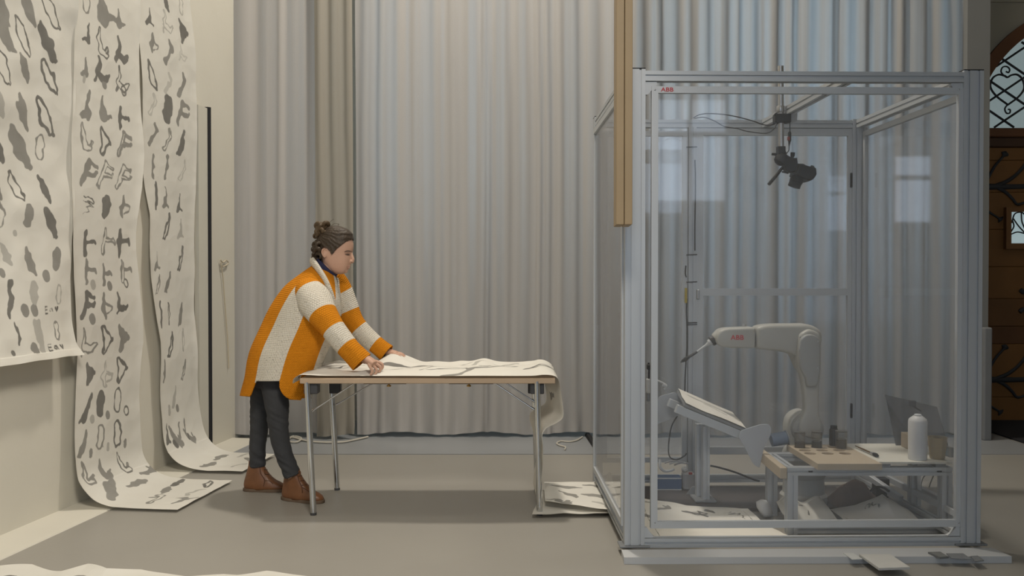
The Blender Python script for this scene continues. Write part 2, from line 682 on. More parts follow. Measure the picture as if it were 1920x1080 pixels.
box('transom', (DCX - DR, YB + 0.0, ztr0 - 0.06), (DCX + DR, YB + 0.1, ztr0 + 0.028), principled('transom_dark', (0.055, 0.026, 0.014), 0.5, nscale=8, namount=0.2), door, bevel=0.01, label='darker lower moulding of the transom')
# fanlight pane
gp = [(DCX + (DR - .002) * math.cos(math.pi * k / 32), 0, max(ztr1 + 0.001, DZ + (DR - .002) * math.sin(math.pi * k / 32))) for k in range(33)]
prism('pane', gp, YB + 0.06, YB + 0.066, glass_mat('leaded_glass', (0.35, 0.36, 0.33), 0.04, 0.03), door)
# lattice
lat = []
sp = 0.32
zt = ztr1


def clip_line(x0, z0, dx, dz):
    pts = []
    for k in range(400):
        t = -3 + k * 0.015
        x, z = x0 + dx * t, z0 + dz * t
        if z > zt + 0.01 and (x - DCX) ** 2 + (z - DZ) ** 2 < (DR - 0.015) ** 2:
            pts.append((x, z))
    return (pts[0], pts[-1]) if len(pts) > 3 else None


ref = at(1889, 168, YB)
for sgn in (-1, 1):
    dx, dz = 0.83, sgn * 0.56
    for k in range(-9, 10):
        off = 0.2655 * k
        # shift lines perpendicular through the reference crossing
        c = clip_line(ref.x - dz * off * sgn * 0 + 0, ref.z + off, dx, dz)
        if c:
            (xa, za), (xb, zb) = c
            tube('lattice_bar', [(xa, YB + 0.05, za), (xb, YB + 0.05, zb)], 0.010, M_IRON, door, seg=6)


def iron_px(name, pts, r, Y=YB + 0.035, n=6):
    tube(name, catmull([at(x, y, Y) for x, y in pts], n), r, M_IRON, door, seg=6)


# heart motif in the fanlight
iron_px('heart_scroll', [(1889, 196), (1868, 180), (1857, 163), (1861, 147), (1872, 140), (1883, 142), (1889, 145), (1896, 141), (1907, 140), (1917, 149), (1920, 166), (1909, 182), (1889, 197)], 0.009)
iron_px('heart_curl', [(1881, 141), (1877, 134), (1880, 126), (1888, 125), (1893, 130), (1891, 136), (1886, 134)], 0.007)
iron_px('heart_curl', [(1889, 196), (1884, 204), (1887, 212), (1893, 212), (1894, 206), (1890, 205)], 0.007)

# leaf of horizontal boards
zb0, zb1 = 0.0, ztr0 - 0.06
zs_px = [788, 745, 645, 612, 560, 500, 430, 360, 300, 268]
zl = sorted(min(zb1, max(zb0, at(1890, y, YB).z)) for y in zs_px)
zl[0], zl[-1] = zb0, zb1
wx0, wx1 = at(1887, 0, YB).x, at(1887, 0, YB).x + 0.34
wz0, wz1 = at(1890, 467, YB).z, at(1890, 389, YB).z
M_PL = [principled('plank_%d' % i, c, 0.55, nscale=5, namount=0.2) for i, c in enumerate([(0.165, 0.075, 0.02), (0.125, 0.056, 0.018), (0.105, 0.045, 0.016)])]
for leaf in (0, 1):
    xa = DCX - DR + 0.004 if leaf == 0 else DCX + 0.004
    xb = DCX - 0.004 if leaf == 0 else DCX + DR - 0.004
    for i in range(len(zl) - 1):
        box('plank', (xa, YB + 0.02, zl[i] + 0.001), (xb, YB + 0.07, zl[i + 1] - 0.001), M_PL[2 if i == 2 else (0 if i in (1, 5, 7) else (i * 7 + leaf) % 2)], door, bevel=0.004)
box('leaf_core', (DCX - DR + .002, YB + .0705, zb0), (DCX + DR - .002, YB + .09, zb1), M_FRAMEWOOD, door)
# little window in the leaf, standing proud of the boards
lf = ring_frame('light_frame', (wx0, YB + 0.03, wz0), (1, 0, 0), (0, 0, 1), wx1 - wx0, wz1 - wz0, (0.045, 0.045, 0.05, 0.04), 0.06, principled('light_frame_oak', (0.16, 0.075, 0.025), 0.5, nscale=8, namount=0.15), door, world=True)
M_SKYPANE = bpy.data.materials.new('daylit_pane')
M_SKYPANE.use_nodes = True
bs = M_SKYPANE.node_tree.nodes['Principled BSDF']
bs.inputs['Base Color'].default_value = (0.5, 0.6, 0.6, 1)
bs.inputs['Roughness'].default_value = 0.3
bs.inputs['Emission Color'].default_value = (0.62, 0.80, 0.84, 1)
bs.inputs['Emission Strength'].default_value = 0.36
box('pane', (wx0 + 0.045, YB - 0.004, wz0 + 0.05), (wx1 - 0.045, YB + 0.004, wz1 - 0.04), M_SKYPANE, door)
iron_px('window_scroll', [(1897, 418), (1902, 402), (1911, 398), (1919, 400), (1924, 408)], 0.006, YB - 0.02)
iron_px('window_scroll', [(1900, 410), (1910, 424), (1921, 436)], 0.006, YB - 0.02)
iron_px('window_scroll', [(1898, 412), (1901, 424), (1896, 434)], 0.006, YB - 0.02)
iron_px('window_scroll', [(1915, 399), (1916, 415), (1922, 430)], 0.006, YB - 0.02)
iron_px('window_scroll', [(1896, 439), (1908, 435), (1922, 438)], 0.006, YB - 0.02)


# wrought-iron branches: hinge straps with leaf-shaped ends
def branch(cy, mir):
    Y = YB + 0.012

    def br(name, pts, r0, leaf=True):
        path = catmull([at(x, y, Y) for x, y in pts], 6)
        m = len(path)
        rad = []
        for i in range(m):
            t = i / (m - 1)
            r = r0 * (1 - 0.35 * t)
            if leaf:
                r = max(r, 0.036 * max(0, math.cos((t - 0.86) / 0.15 * math.pi / 2)) if abs(t - .86) < .15 else 0)
            rad.append((0.006 + r * 0.25, max(r, 0.004)))
        # flat bars: thin in depth
        tube(name, path, rad, M_IRON, door, seg=8)
    f = mir
    br('hinge_strap', [(1826, cy), (1850, cy), (1875, cy), (1900, cy), (1935, cy - 1)], 0.030, False)
    br('branch', [(1850, cy - 10 * f), (1858, cy - 26 * f), (1868, cy - 42 * f), (1882, cy - 58 * f), (1886, cy - 66 * f)], 0.014)
    br('branch', [(1868, cy - 2 * f), (1888, cy - 10 * f), (1905, cy - 22 * f), (1918, cy - 36 * f), (1925, cy - 48 * f)], 0.018, False)
    br('branch', [(1870, cy + 2 * f), (1885, cy + 10 * f), (1898, cy + 22 * f), (1908, cy + 33 * f), (1926, cy + 28 * f)], 0.016, False)
    br('branch', [(1838, cy + 34 * f), (1850, cy + 44 * f), (1860, cy + 51 * f), (1874, cy + 60 * f), (1878, cy + 63 * f)], 0.012)


branch(350, 1)
branch(712, 1)
iron_px('iron_leaf', [(1912, 585), (1918, 580), (1926, 583)], 0.02, YB + 0.012)
iron_px('iron_leaf', [(1913, 543), (1919, 548), (1926, 545)], 0.02, YB + 0.012)

# ---------------------------------------------------------------- curtains
def curtain_mat(name, col, trans, tcol):
    m = bpy.data.materials.new(name)
    m.use_nodes = True
    nt = m.node_tree
    nt.nodes.clear()
    out = nt.nodes.new('ShaderNodeOutputMaterial')
    df = nt.nodes.new('ShaderNodeBsdfDiffuse')
    tl = nt.nodes.new('ShaderNodeBsdfTranslucent')
    mx = nt.nodes.new('ShaderNodeMixShader')
    mx.inputs['Fac'].default_value = trans
    tc = nt.nodes.new('ShaderNodeTexCoord')
    # gathers: where the cloth lies doubled it lets less daylight through
    gm = nt.nodes.new('ShaderNodeMapping')
    gm.inputs['Scale'].default_value = (13, 0.3, 0.12)
    gz = nt.nodes.new('ShaderNodeTexNoise')
    gz.inputs['Scale'].default_value = 1.0
    gz.inputs['Detail'].default_value = 3
    gr = nt.nodes.new('ShaderNodeMapRange')
    gr.inputs['From Min'].default_value = 0.40
    gr.inputs['From Max'].default_value = 0.60
    gr.inputs['To Min'].default_value = trans * 0.25
    gr.inputs['To Max'].default_value = trans * 1.8
    nt.links.new(tc.outputs['Object'], gm.inputs['Vector'])
    nt.links.new(gm.outputs[0], gz.inputs['Vector'])
    nt.links.new(gz.outputs['Fac'], gr.inputs['Value'])
    nt.links.new(gr.outputs[0], mx.inputs['Fac'])
    mp = nt.nodes.new('ShaderNodeMapping')
    mp.inputs['Scale'].default_value = (140, 140, 220)
    nz = nt.nodes.new('ShaderNodeTexNoise')
    nz.inputs['Scale'].default_value = 1.0
    nt.links.new(tc.outputs['Object'], mp.inputs['Vector'])
    nt.links.new(mp.outputs[0], nz.inputs['Vector'])
    cr = nt.nodes.new('ShaderNodeMix')
    cr.data_type = 'RGBA'
    cr.inputs['A'].default_value = (*[c * 0.95 for c in col], 1)
    cr.inputs['B'].default_value = (*[min(1, c * 1.05) for c in col], 1)
    nt.links.new(nz.outputs['Fac'], cr.inputs['Factor'])
    nt.links.new(cr.outputs['Result'], df.inputs['Color'])
    tl.inputs['Color'].default_value = (*tcol, 1)
    nt.links.new(df.outputs[0], mx.inputs[1])
    nt.links.new(tl.outputs[0], mx.inputs[2])
    nt.links.new(mx.outputs[0], out.inputs['Surface'])
    return m


M_CUR = curtain_mat('sheer_curtain_cloth', (0.45, 0.43, 0.41), 0.15, (0.53, 0.535, 0.55))
M_CUR3 = curtain_mat('backlit_curtain_cloth', (0.36, 0.345, 0.325), 0.24, (0.50, 0.515, 0.54))
M_CUR2 = curtain_mat('beige_curtain_cloth', (0.34, 0.315, 0.27), 0.08, (0.45, 0.43, 0.38))


def curtain(name, x0, x1, y, seed, period, amp, mat, label, lean=0.0, hem=0.035, ztop=6.2):
    rnd = random.Random(seed)
    W = x1 - x0
    n = int(W / 0.011) + 2
    # irregular folds
    cen = []
    x = 0.0
    while x < W + period:
        cen.append((x, rnd.uniform(0.35, 1.0)))
        x += period * rnd.uniform(0.55, 1.5)
    zs = [hem, 0.12, 0.35, 0.8, 1.3, 1.9, 2.5, 3.2, 4.0, 5.0, ztop]
    drift = [(rnd.uniform(-.02, .02), rnd.uniform(0, 6.28)) for _ in zs]
    vs = []
    for j, z in enumerate(zs):
        for i in range(n):
            u = W * i / (n - 1)
            uu = u + drift[j][0] * math.sin(u * 2.3 + drift[j][1])
            # fold phase from warped spacing
            k = 0
            while k < len(cen) - 2 and cen[k + 1][0] < uu:
                k += 1
            a, b = cen[k], cen[k + 1]
            t = (uu - a[0]) / max(1e-6, b[0] - a[0])
            h = (a[1] * (1 - t) + b[1] * t)
            fold = amp * h * math.cos(2 * math.pi * t)
            fold += amp * 0.28 * math.sin(uu * 47 + seed + 1.5 * math.sin(uu * 11)) * (0.4 + 0.6 * z / ztop)
            hz = z + (0.012 * math.sin(u * 9 + seed) if j == 0 else 0)
            vs.append(Vector((x0 + u + lean * z + 0.35 * fold * math.sin(2 * math.pi * t), y + fold, hz)))
    fs = []
    for j in range(len(zs) - 1):
        for i in range(n - 1):
            fs.append((j * n + i, j * n + i + 1, (j + 1) * n + i + 1, (j + 1) * n + i))
    o = mesh(name, vs, fs, mat, None, True, True)
    tag(o, label, 'curtain', 'curtains along the back wall')
    return o


def cx(px, Y=7.2):
    return at(px, 540, Y).x


curtain('curtain', cx(431), cx(600), 7.22, 3, 0.15, 0.014, M_CUR, 'flat pale grey curtain next to the papered wall, behind the person', lean=0.008)
curtain('curtain', cx(596), cx(667), 7.14, 5, 0.085, 0.022, M_CUR2, 'narrow bunched beige curtain gathered between two pale curtains', lean=-0.004)
curtain('curtain', cx(667), cx(1172), 7.24, 11, 0.13, 0.020, M_CUR, 'wide pleated pale curtain behind the folding table', lean=-0.002)
curtain('curtain', cx(1168), cx(1812), 7.21, 23, 0.15, 0.021, M_CUR3, 'bluish backlit pleated curtain behind the clear enclosure')
# ---------------------------------------------------------------- painted paper
def paper_mat(name, col=(0.69, 0.67, 0.61), rough=0.85, trans=0.12):
    m = bpy.data.materials.new(name)
    m.use_nodes = True
    nt = m.node_tree
    b = nt.nodes['Principled BSDF']
    b.inputs['Roughness'].default_value = rough
    b.inputs['Specular IOR Level'].default_value = 0.15
    a1 = nt.nodes.new('ShaderNodeAttribute')
    a1.attribute_name = 'ink_distance'
    a2 = nt.nodes.new('ShaderNodeAttribute')
    a2.attribute_name = 'ink_tone'
    tc = nt.nodes.new('ShaderNodeTexCoord')
    nz = nt.nodes.new('ShaderNodeTexNoise')
    nz.inputs['Scale'].default_value = 26
    nz.inputs['Detail'].default_value = 4
    nt.links.new(tc.outputs['Object'], nz.inputs['Vector'])
    # ragged brush edge
    ad = nt.nodes.new('ShaderNodeMath')
    ad.operation = 'MULTIPLY_ADD'
    ad.inputs[1].default_value = 0.012
    ad.inputs[2].default_value = -0.006
    nt.links.new(nz.outputs['Fac'], ad.inputs[0])
    sm = nt.nodes.new('ShaderNodeMath')
    sm.operation = 'ADD'
    nt.links.new(a1.outputs['Fac'], sm.inputs[0])
    nt.links.new(ad.outputs[0], sm.inputs[1])
    mr = nt.nodes.new('ShaderNodeMapRange')
    mr.inputs['From Min'].default_value = 0.0025
    mr.inputs['From Max'].default_value = -0.0015
    nt.links.new(sm.outputs[0], mr.inputs['Value'])
    n2 = nt.nodes.new('ShaderNodeTexNoise')
    n2.inputs['Scale'].default_value = 9
    n2.inputs['Detail'].default_value = 3
    nt.links.new(tc.outputs['Object'], n2.inputs['Vector'])
    wash = nt.nodes.new('ShaderNodeMapRange')
    wash.inputs['To Min'].default_value = 0.78
    wash.inputs['To Max'].default_value = 1.0
    nt.links.new(n2.outputs['Fac'], wash.inputs['Value'])
    mu = nt.nodes.new('ShaderNodeMath')
    mu.operation = 'MULTIPLY'
    nt.links.new(mr.outputs['Result'], mu.inputs[0])
    nt.links.new(a2.outputs['Fac'], mu.inputs[1])
    m3 = nt.nodes.new('ShaderNodeMath')
    m3.operation = 'MULTIPLY'
    nt.links.new(mu.outputs[0], m3.inputs[0])
    nt.links.new(wash.outputs['Result'], m3.inputs[1])
    mx = nt.nodes.new('ShaderNodeMix')
    mx.data_type = 'RGBA'
    mx.inputs['A'].default_value = (*col, 1)
    mx.inputs['B'].default_value = (0.035, 0.033, 0.03, 1)
    nt.links.new(m3.outputs[0], mx.inputs['Factor'])
    nt.links.new(mx.outputs['Result'], b.inputs['Base Color'])
    # crumple relief
    n3 = nt.nodes.new('ShaderNodeTexVoronoi')
    n3.inputs['Scale'].default_value = 11
    nt.links.new(tc.outputs['Object'], n3.inputs['Vector'])
    bp = nt.nodes.new('ShaderNodeBump')
    bp.inputs['Strength'].default_value = 0.16
    bp.inputs['Distance'].default_value = 0.02
    nt.links.new(n3.outputs['Distance'], bp.inputs['Height'])
    nt.links.new(bp.outputs['Normal'], b.inputs['Normal'])
    tl = nt.nodes.new('ShaderNodeBsdfTranslucent')
    nt.links.new(mx.outputs['Result'], tl.inputs['Color'])
    ms = nt.nodes.new('ShaderNodeMixShader')
    ms.inputs['Fac'].default_value = trans
    nt.links.new(b.outputs[0], ms.inputs[1])
    nt.links.new(tl.outputs[0], ms.inputs[2])
    nt.links.new(ms.outputs[0], nt.nodes['Material Output'].inputs['Surface'])
    return m


M_PAPER = paper_mat('ink_painted_paper')
M_PAPERW = paper_mat('ink_painted_white_paper', (0.78, 0.755, 0.69))

# glyphs: strokes of (x, y, radius) in units of the glyph height, y up
G = {
    'pear': [[(0.0, .5, .05), (0.0, .2, .09), (.02, -.2, .22), (.02, -.33, .2)], [(.02, -.3, .1), (.33, -.22, .07)]],
    'b': [[(0.1, .5, .04), (0.05, 0, .07), (0.1, -.35, .13)], [(.1, -.3, .1), (-.12, -.45, .06)]],
    'leaf': [[(-.12, .5, .05), (-.05, .2, .15), (.05, -.2, .16), (.17, -.5, .06)]],
    'leaf2': [[(-.16, .45, .12), (0, 0, .19), (.14, -.4, .11)], [(.14, -.38, .06), (.22, -.5, .05)]],
    'slug': [[(.12, .5, .05), (.08, .2, .08), (.0, -.1, .11), (-.1, -.42, .1)], [(-.05, -.3, .07), (-.2, -.5, .04)]],
    'boot': [[(-.1, .5, .06), (-.08, .1, .11), (-.02, -.35, .12), (.16, -.42, .1)], [(.1, -.3, .06), (.22, -.15, .06)]],
    'tee': [[(0, .5, .06), (-.03, 0, .1), (-.06, -.48, .07)], [(0, .05, .07), (.3, .08, .06), (.34, -.05, .05)]],
    'kay': [[(.05, .45, .1), (-.05, 0, .1), (-.18, -.48, .09)], [(.05, .45, .07), (.3, .3, .06)], [(0, 0, .08), (.25, -.05, .06), (.3, .08, .05)]],
    'blob': [[(0, .2, .28), (-.02, -.15, .24), (-.1, -.35, .14)]],
    'bean': [[(.02, .3, .2), (-.02, -.25, .2)]],
    'swan': [[(-.1, .5, .05), (-.05, .2, .08), (-.12, -.15, .1), (.1, -.3, .12), (.28, -.1, .05)], [(-.1, -.2, .06), (-.2, -.5, .05)]],
    'ess': [[(.1, .5, .06), (.18, .2, .08), (.05, -.1, .07), (-.1, -.45, .09)]],
    'stick': [[(.06, .5, .05), (.02, 0, .08), (-.05, -.5, .05)]],
    'ant': [[(0, .5, .03), (.02, .1, .04), (-.02, -.25, .12), (-.15, -.45, .07)], [(0, -.3, .06), (.15, -.4, .05)]],
    'dot': [[(0, .1, .4), (.05, -.15, .38)]],
    'diamond': [[(-.05, .45, .08), (.08, .05, .2), (-.02, -.45, .07)], [(.1, .05, .1), (.24, 0, .07)]],
    'squig': [[(-.2, .4, .02), (.2, .35, .02), (.28, .15, .02), (-.2, .2, .02), (.3, -.02, .02), (-.05, -.1, .02), (.1, -.3, .02), (-.2, -.45, .02)]],
    'twist': [[(0, .5, .05), (.03, .15, .1), (-.05, -.1, .12), (.03, -.45, .06)], [(.05, .1, .06), (.28, 0, .035), (.25, -.2, .03), (.1, -.3, .03)]],
}
# E a (heart) as brush writing
TXT = [[(-1.0, .5, .09), (-1.05, -.5, .09)], [(-1.0, .48, .09), (-.6, .5, .08)], [(-1.0, .05, .08), (-.68, .1, .08)], [(-1.02, -.45, .09), (-.62, -.4, .08)],
       [(.02, .22, .09), (-.25, .2, .09), (-.33, -.12, .09), (-.12, -.25, .09), (.05, .15, .08), (.12, -.25, .08)],
       [(.55, .2, .2), (.7, -.3, .08)], [(.86, .22, .2), (.7, -.3, .08)]]


def rot_strokes(st, ang):
    c, s = math.cos(ang), math.sin(ang)
    return [[(x * c - y * s, x * s + y * c, r) for x, y, r in l] for l in st]


def widen(st, kx, kr):
    return [[(x * kx, y, r * kr) for x, y, r in l] for l in st]


def ink_field(U, V, glyphs):
    """signed distance and tone arrays. glyph: (u, v, height, strokes, mode, tone); v grows downward along the sheet"""
    D = np.full(U.shape, 0.05)
    T = np.zeros(U.shape)
    for gu, gv, h, strokes, mode, tone in glyphs:
        box_ = (np.abs(U - gu) < h * 1.8) & (np.abs(V - gv) < h * 0.85)
        if not box_.any():
            continue
        x, y = U[box_] - gu, -(V[box_] - gv)
        wx = vnoise(x + gu, y + gv, 4.5 / h, int(gu * 977 + gv * 131) % 60)
        wy = vnoise(x - gv, y + gu, 4.5 / h, int(gu * 513 + gv * 77) % 60)
        if h > .05:
            x, y = x + wx * h * .085, y + wy * h * .06
        d = np.full(x.shape, 9.0)
        for line in strokes:
            for (ax, ay, ar), (bx, by, br) in zip(line[:-1], line[1:]):
                ax, ay, ar, bx, by, br = [q * h for q in (ax, ay, ar, bx, by, br)]
                ex, ey = bx - ax, by - ay
                t = np.clip(((x - ax) * ex + (y - ay) * ey) / max(1e-9, ex * ex + ey * ey), 0, 1)
                d = np.minimum(d, np.hypot(x - ax - t * ex, y - ay - t * ey) - (ar + t * (br - ar)))
        if mode == 'O':
            d = np.abs(d + 0.005) - 0.0052
        elif mode == 'R':
            d = np.maximum(d, -d - h * 0.11)
        cur = D[box_]
        better = d < cur
        tt = T[box_]
        tt[better] = tone
        cur[better] = d[better]
        D[box_] = cur
        T[box_] = tt
    return np.clip(D, -0.03, 0.03), T


def vnoise(U, V, scale, seed):
    rs = np.random.RandomState(seed)
    g = rs.rand(64, 64) * 2 - 1
    a, b = U * scale + 100 + seed * 3.1, V * scale + 100 + seed * 1.7
    i, j = np.floor(a).astype(int), np.floor(b).astype(int)
    fx, fy = a - i, b - j
    fx, fy = fx * fx * (3 - 2 * fx), fy * fy * (3 - 2 * fy)
    g00, g10, g01, g11 = g[i % 64, j % 64], g[(i + 1) % 64, j % 64], g[i % 64, (j + 1) % 64], g[(i + 1) % 64, (j + 1) % 64]
    return (g00 * (1 - fx) + g10 * fx) * (1 - fy) + (g01 * (1 - fx) + g11 * fx) * fy


def paper(name, P, U, V, glyphs, mat, label, cat, group=None):
    n, m = U.shape
    vs = P.reshape(-1, 3)
    idx = np.arange(n * m).reshape(n, m)
    q = np.stack([idx[:-1, :-1], idx[1:, :-1], idx[1:, 1:], idx[:-1, 1:]], -1).reshape(-1, 4)
    me = bpy.data.meshes.new(name)
    me.vertices.add(n * m)
    me.vertices.foreach_set('co', vs.astype(np.float32).ravel())
    me.loops.add(len(q) * 4)
    me.loops.foreach_set('vertex_index', q.astype(np.int32).ravel())
    me.polygons.add(len(q))
    me.polygons.foreach_set('loop_start', np.arange(0, len(q) * 4, 4, dtype=np.int32))
    me.polygons.foreach_set('use_smooth', [True] * len(q))
    me.update(calc_edges=True)
    D, T = ink_field(U, V, glyphs)
    a = me.attributes.new('ink_distance', 'FLOAT', 'POINT')
    a.data.foreach_set('value', D.astype(np.float32).ravel())
    a = me.attributes.new('ink_tone', 'FLOAT', 'POINT')
    a.data.foreach_set('value', T.astype(np.float32).ravel())
    me.materials.append(mat)
    o = bpy.data.objects.new(name, me)
    link(o)
    tag(o, label, cat, group)
    return o


def path_eval(pts, step):
    """smooth a 2-D polyline and resample by arc length -> arrays a, b, length"""
    c = catmull([(p[0], p[1], 0) for p in pts], 10)
    A = np.array([[p.x, p.y] for p in c])
    seg = np.hypot(*(A[1:] - A[:-1]).T)
    L = np.concatenate([[0], np.cumsum(seg)])
    n = max(2, int(L[-1] / step))
    l = np.linspace(0, L[-1], n)
    return np.interp(l, L, A[:, 0]), np.interp(l, L, A[:, 1]), l


OFFN = 0.05
ZTOP = 4.2


def z_on_wall(px, py, n=OFFN):
    p = wall_pt(wall_s(px, n), n)
    return at(px, py, p.y).z


def hung(name, pxl, pxr, path, edgeL, edgeR, marks, floormarks, seed, label, wr=0.008, mat=None, step=0.0055, OFFN=0.05):
    """paper strip hanging on the side wall; path rows (n, z); edges: rows (z, px) giving the outline"""
    N_, Z_, L_ = path_eval(path, step)
    # outline as wall distances over z
    eL = sorted((z_on_wall(px, py), wall_s(px, OFFN)) for py, px in edgeL)
    eR = sorted((z_on_wall(px, py), wall_s(px, OFFN)) for py, px in edgeR)
    sl = np.interp(Z_, [e[0] for e in eL], [e[1] for e in eL])
    sr = np.interp(Z_, [e[0] for e in eR], [e[1] for e in eR])
    w = float(np.median(sr - sl))
    m = int(w / step)
    uu = np.linspace(0, 1, m)
    U = np.repeat((uu * w)[None, :], len(L_), 0)
    V = np.repeat(L_[:, None], m, 1)
    S = sl[:, None] * (1 - uu[None, :]) + sr[:, None] * uu[None, :]
    hang = np.clip(N_ * 0 + 1, 0, 1)[:, None]
    d = vnoise(U, V, 3.2, seed) * wr * 1.6 + vnoise(U, V, 8, seed + 1) * wr * 0.7 + vnoise(U, V, 1.2, seed + 2) * wr * 2.0
    # direction of the surface normal in the (n,z) plane
    dn, dz = np.gradient(N_), np.gradient(Z_)
    ln = np.hypot(dn, dz) + 1e-9
    nn, nz = -dz / ln, dn / ln
    Nf = N_[:, None] + nn[:, None] * d
    Zf = Z_[:, None] + np.abs(nz)[:, None] * (np.abs(d) * 0.8) * (N_[:, None] > 0.1)
    # curling long edges
    e = np.minimum(uu, 1 - uu) * w
    curl = np.exp(-e / 0.035) * 0.014 * (1 + vnoise(U, V, 2.0, seed + 5))
    Nf = Nf + nn[:, None] * curl
    Nf = np.maximum(Nf, 0.012)
    Zf = np.maximum(Zf, 0.016)
    P = np.empty(U.shape + (3,))
    P[..., 0] = W0.x + WD.x * S + WN.x * Nf
    P[..., 1] = W0.y + WD.y * S + WN.y * Nf
    P[..., 2] = Zf
    gl = []
    rnd = random.Random(seed)
    for mk in marks:
        px, py, h, kind, mode, tone = mk[:6]
        ang = mk[6] if len(mk) > 6 else 0
        s = wall_s(px, OFFN)
        p = wall_pt(s, OFFN)
        z = at(px, py, p.y).z
        v = float(np.interp(-z, -Z_, L_))
        i = min(len(Z_) - 1, int(np.searchsorted(L_, v)))
        u = (s - sl[i]) / (sr[i] - sl[i]) * w
        hh = h * p.y / F
        st = TXT if kind == 'txt' else G[kind]
        st = widen(st, 1.7, 1.0) if kind == 'txt' else widen(st, 2.0, 1.45 if kind != 'squig' else 1.2)
        gl.append((u, v, hh * .94, rot_strokes(st, ang + rnd.uniform(-.06, .06)), mode, tone))
    for u, dv, hh, kind, mode, tone, ang in floormarks:
        gl.append((u * w, L_[-1] - dv, hh, rot_strokes(G[kind], ang), mode, tone))
    return paper(name, P, U, V, gl, mat or M_PAPER, label, 'paper', 'ink-painted paper strips')


FI, OU, RI = 'F', 'O', 'R'
D_, M_, L__ = 0.86, 0.70, 0.42
marks1 = [(12, 10, 60, 'leaf', FI, M_), (58, 12, 60, 'leaf', FI, M_), (97, 18, 62, 'leaf2', OU, D_),
          (12, 50, 78, 'leaf2', FI, M_), (50, 68, 64, 'leaf', OU, D_), (92, 80, 60, 'leaf2', FI, D_),
          (10, 120, 70, 'leaf2', OU, D_), (52, 127, 48, 'leaf', FI, M_), (98, 146, 58, 'leaf2', RI, D_),
          (2, 190, 55, 'leaf', FI, L__), (50, 208, 66, 'leaf', FI, M_), (92, 221, 62, 'leaf2', RI, D_),
          (3, 268, 66, 'leaf', FI, D_), (47, 276, 72, 'leaf2', FI, M_), (84, 277, 46, 'bean', OU, M_),
          (0, 345, 55, 'leaf', FI, M_), (38, 350, 54, 'leaf', OU, D_), (86, 354, 48, 'leaf', FI, D_),
          (2, 365, 40, 'leaf', FI, M_), (9, 408, 42, 'bean', OU, M_), (55, 406, 42, 'bean', FI, M_), (93, 418, 52, 'leaf2', FI, D_),
          (14, 476, 40, 'leaf', FI, L__), (53, 491, 50, 'leaf', FI, M_), (98, 487, 44, 'bean', FI, M_),
          (4, 512, 14, 'dot', FI, M_), (77, 517, 18, 'dot', FI, M_), (32, 437, 10, 'dot', FI, L__),
          (10, 560, 66, 'stick', FI, D_), (53, 551, 42, 'bean', FI, L__), (33, 582, 20, 'dot', FI, M_), (50, 582, 18, 'dot', FI, M_), (100, 553, 36, 'bean', OU, L__),
          (84, 581, 15, 'txt', FI, 0.95),
          (13, 626, 44, 'stick', FI, D_, .25), (53, 622, 44, 'bean', FI, L__, .2), (56, 648, 34, 'bean', FI, L__), (40, 655, 22, 'dot', FI, M_), (90, 621, 34, 'bean', OU, M_), (1, 662, 10, 'dot', FI, D_),
          (83, 651, 15, 'txt', FI, 0.95)]
e1L = [(0, -170), (700, -170)]
e1R = [(-400, 134), (0, 137), (100, 141), (170, 140), (240, 137), (330, 134), (420, 132), (520, 125), (600, 124), (640, 125), (665, 130)]
zb = z_on_wall(60, 676)
path1 = [(0.05, ZTOP), (0.05, 3.0), (0.055, 2.0), (0.05, 1.4), (0.06, zb + 0.25), (0.085, zb + 0.08), (0.12, zb)]
hung('painted_paper_strip', -170, 134, path1, e1L, e1R, marks1, [], 11,
     'shortest wall strip of white paper, its bottom edge flaring well above the floor', wr=0.014)

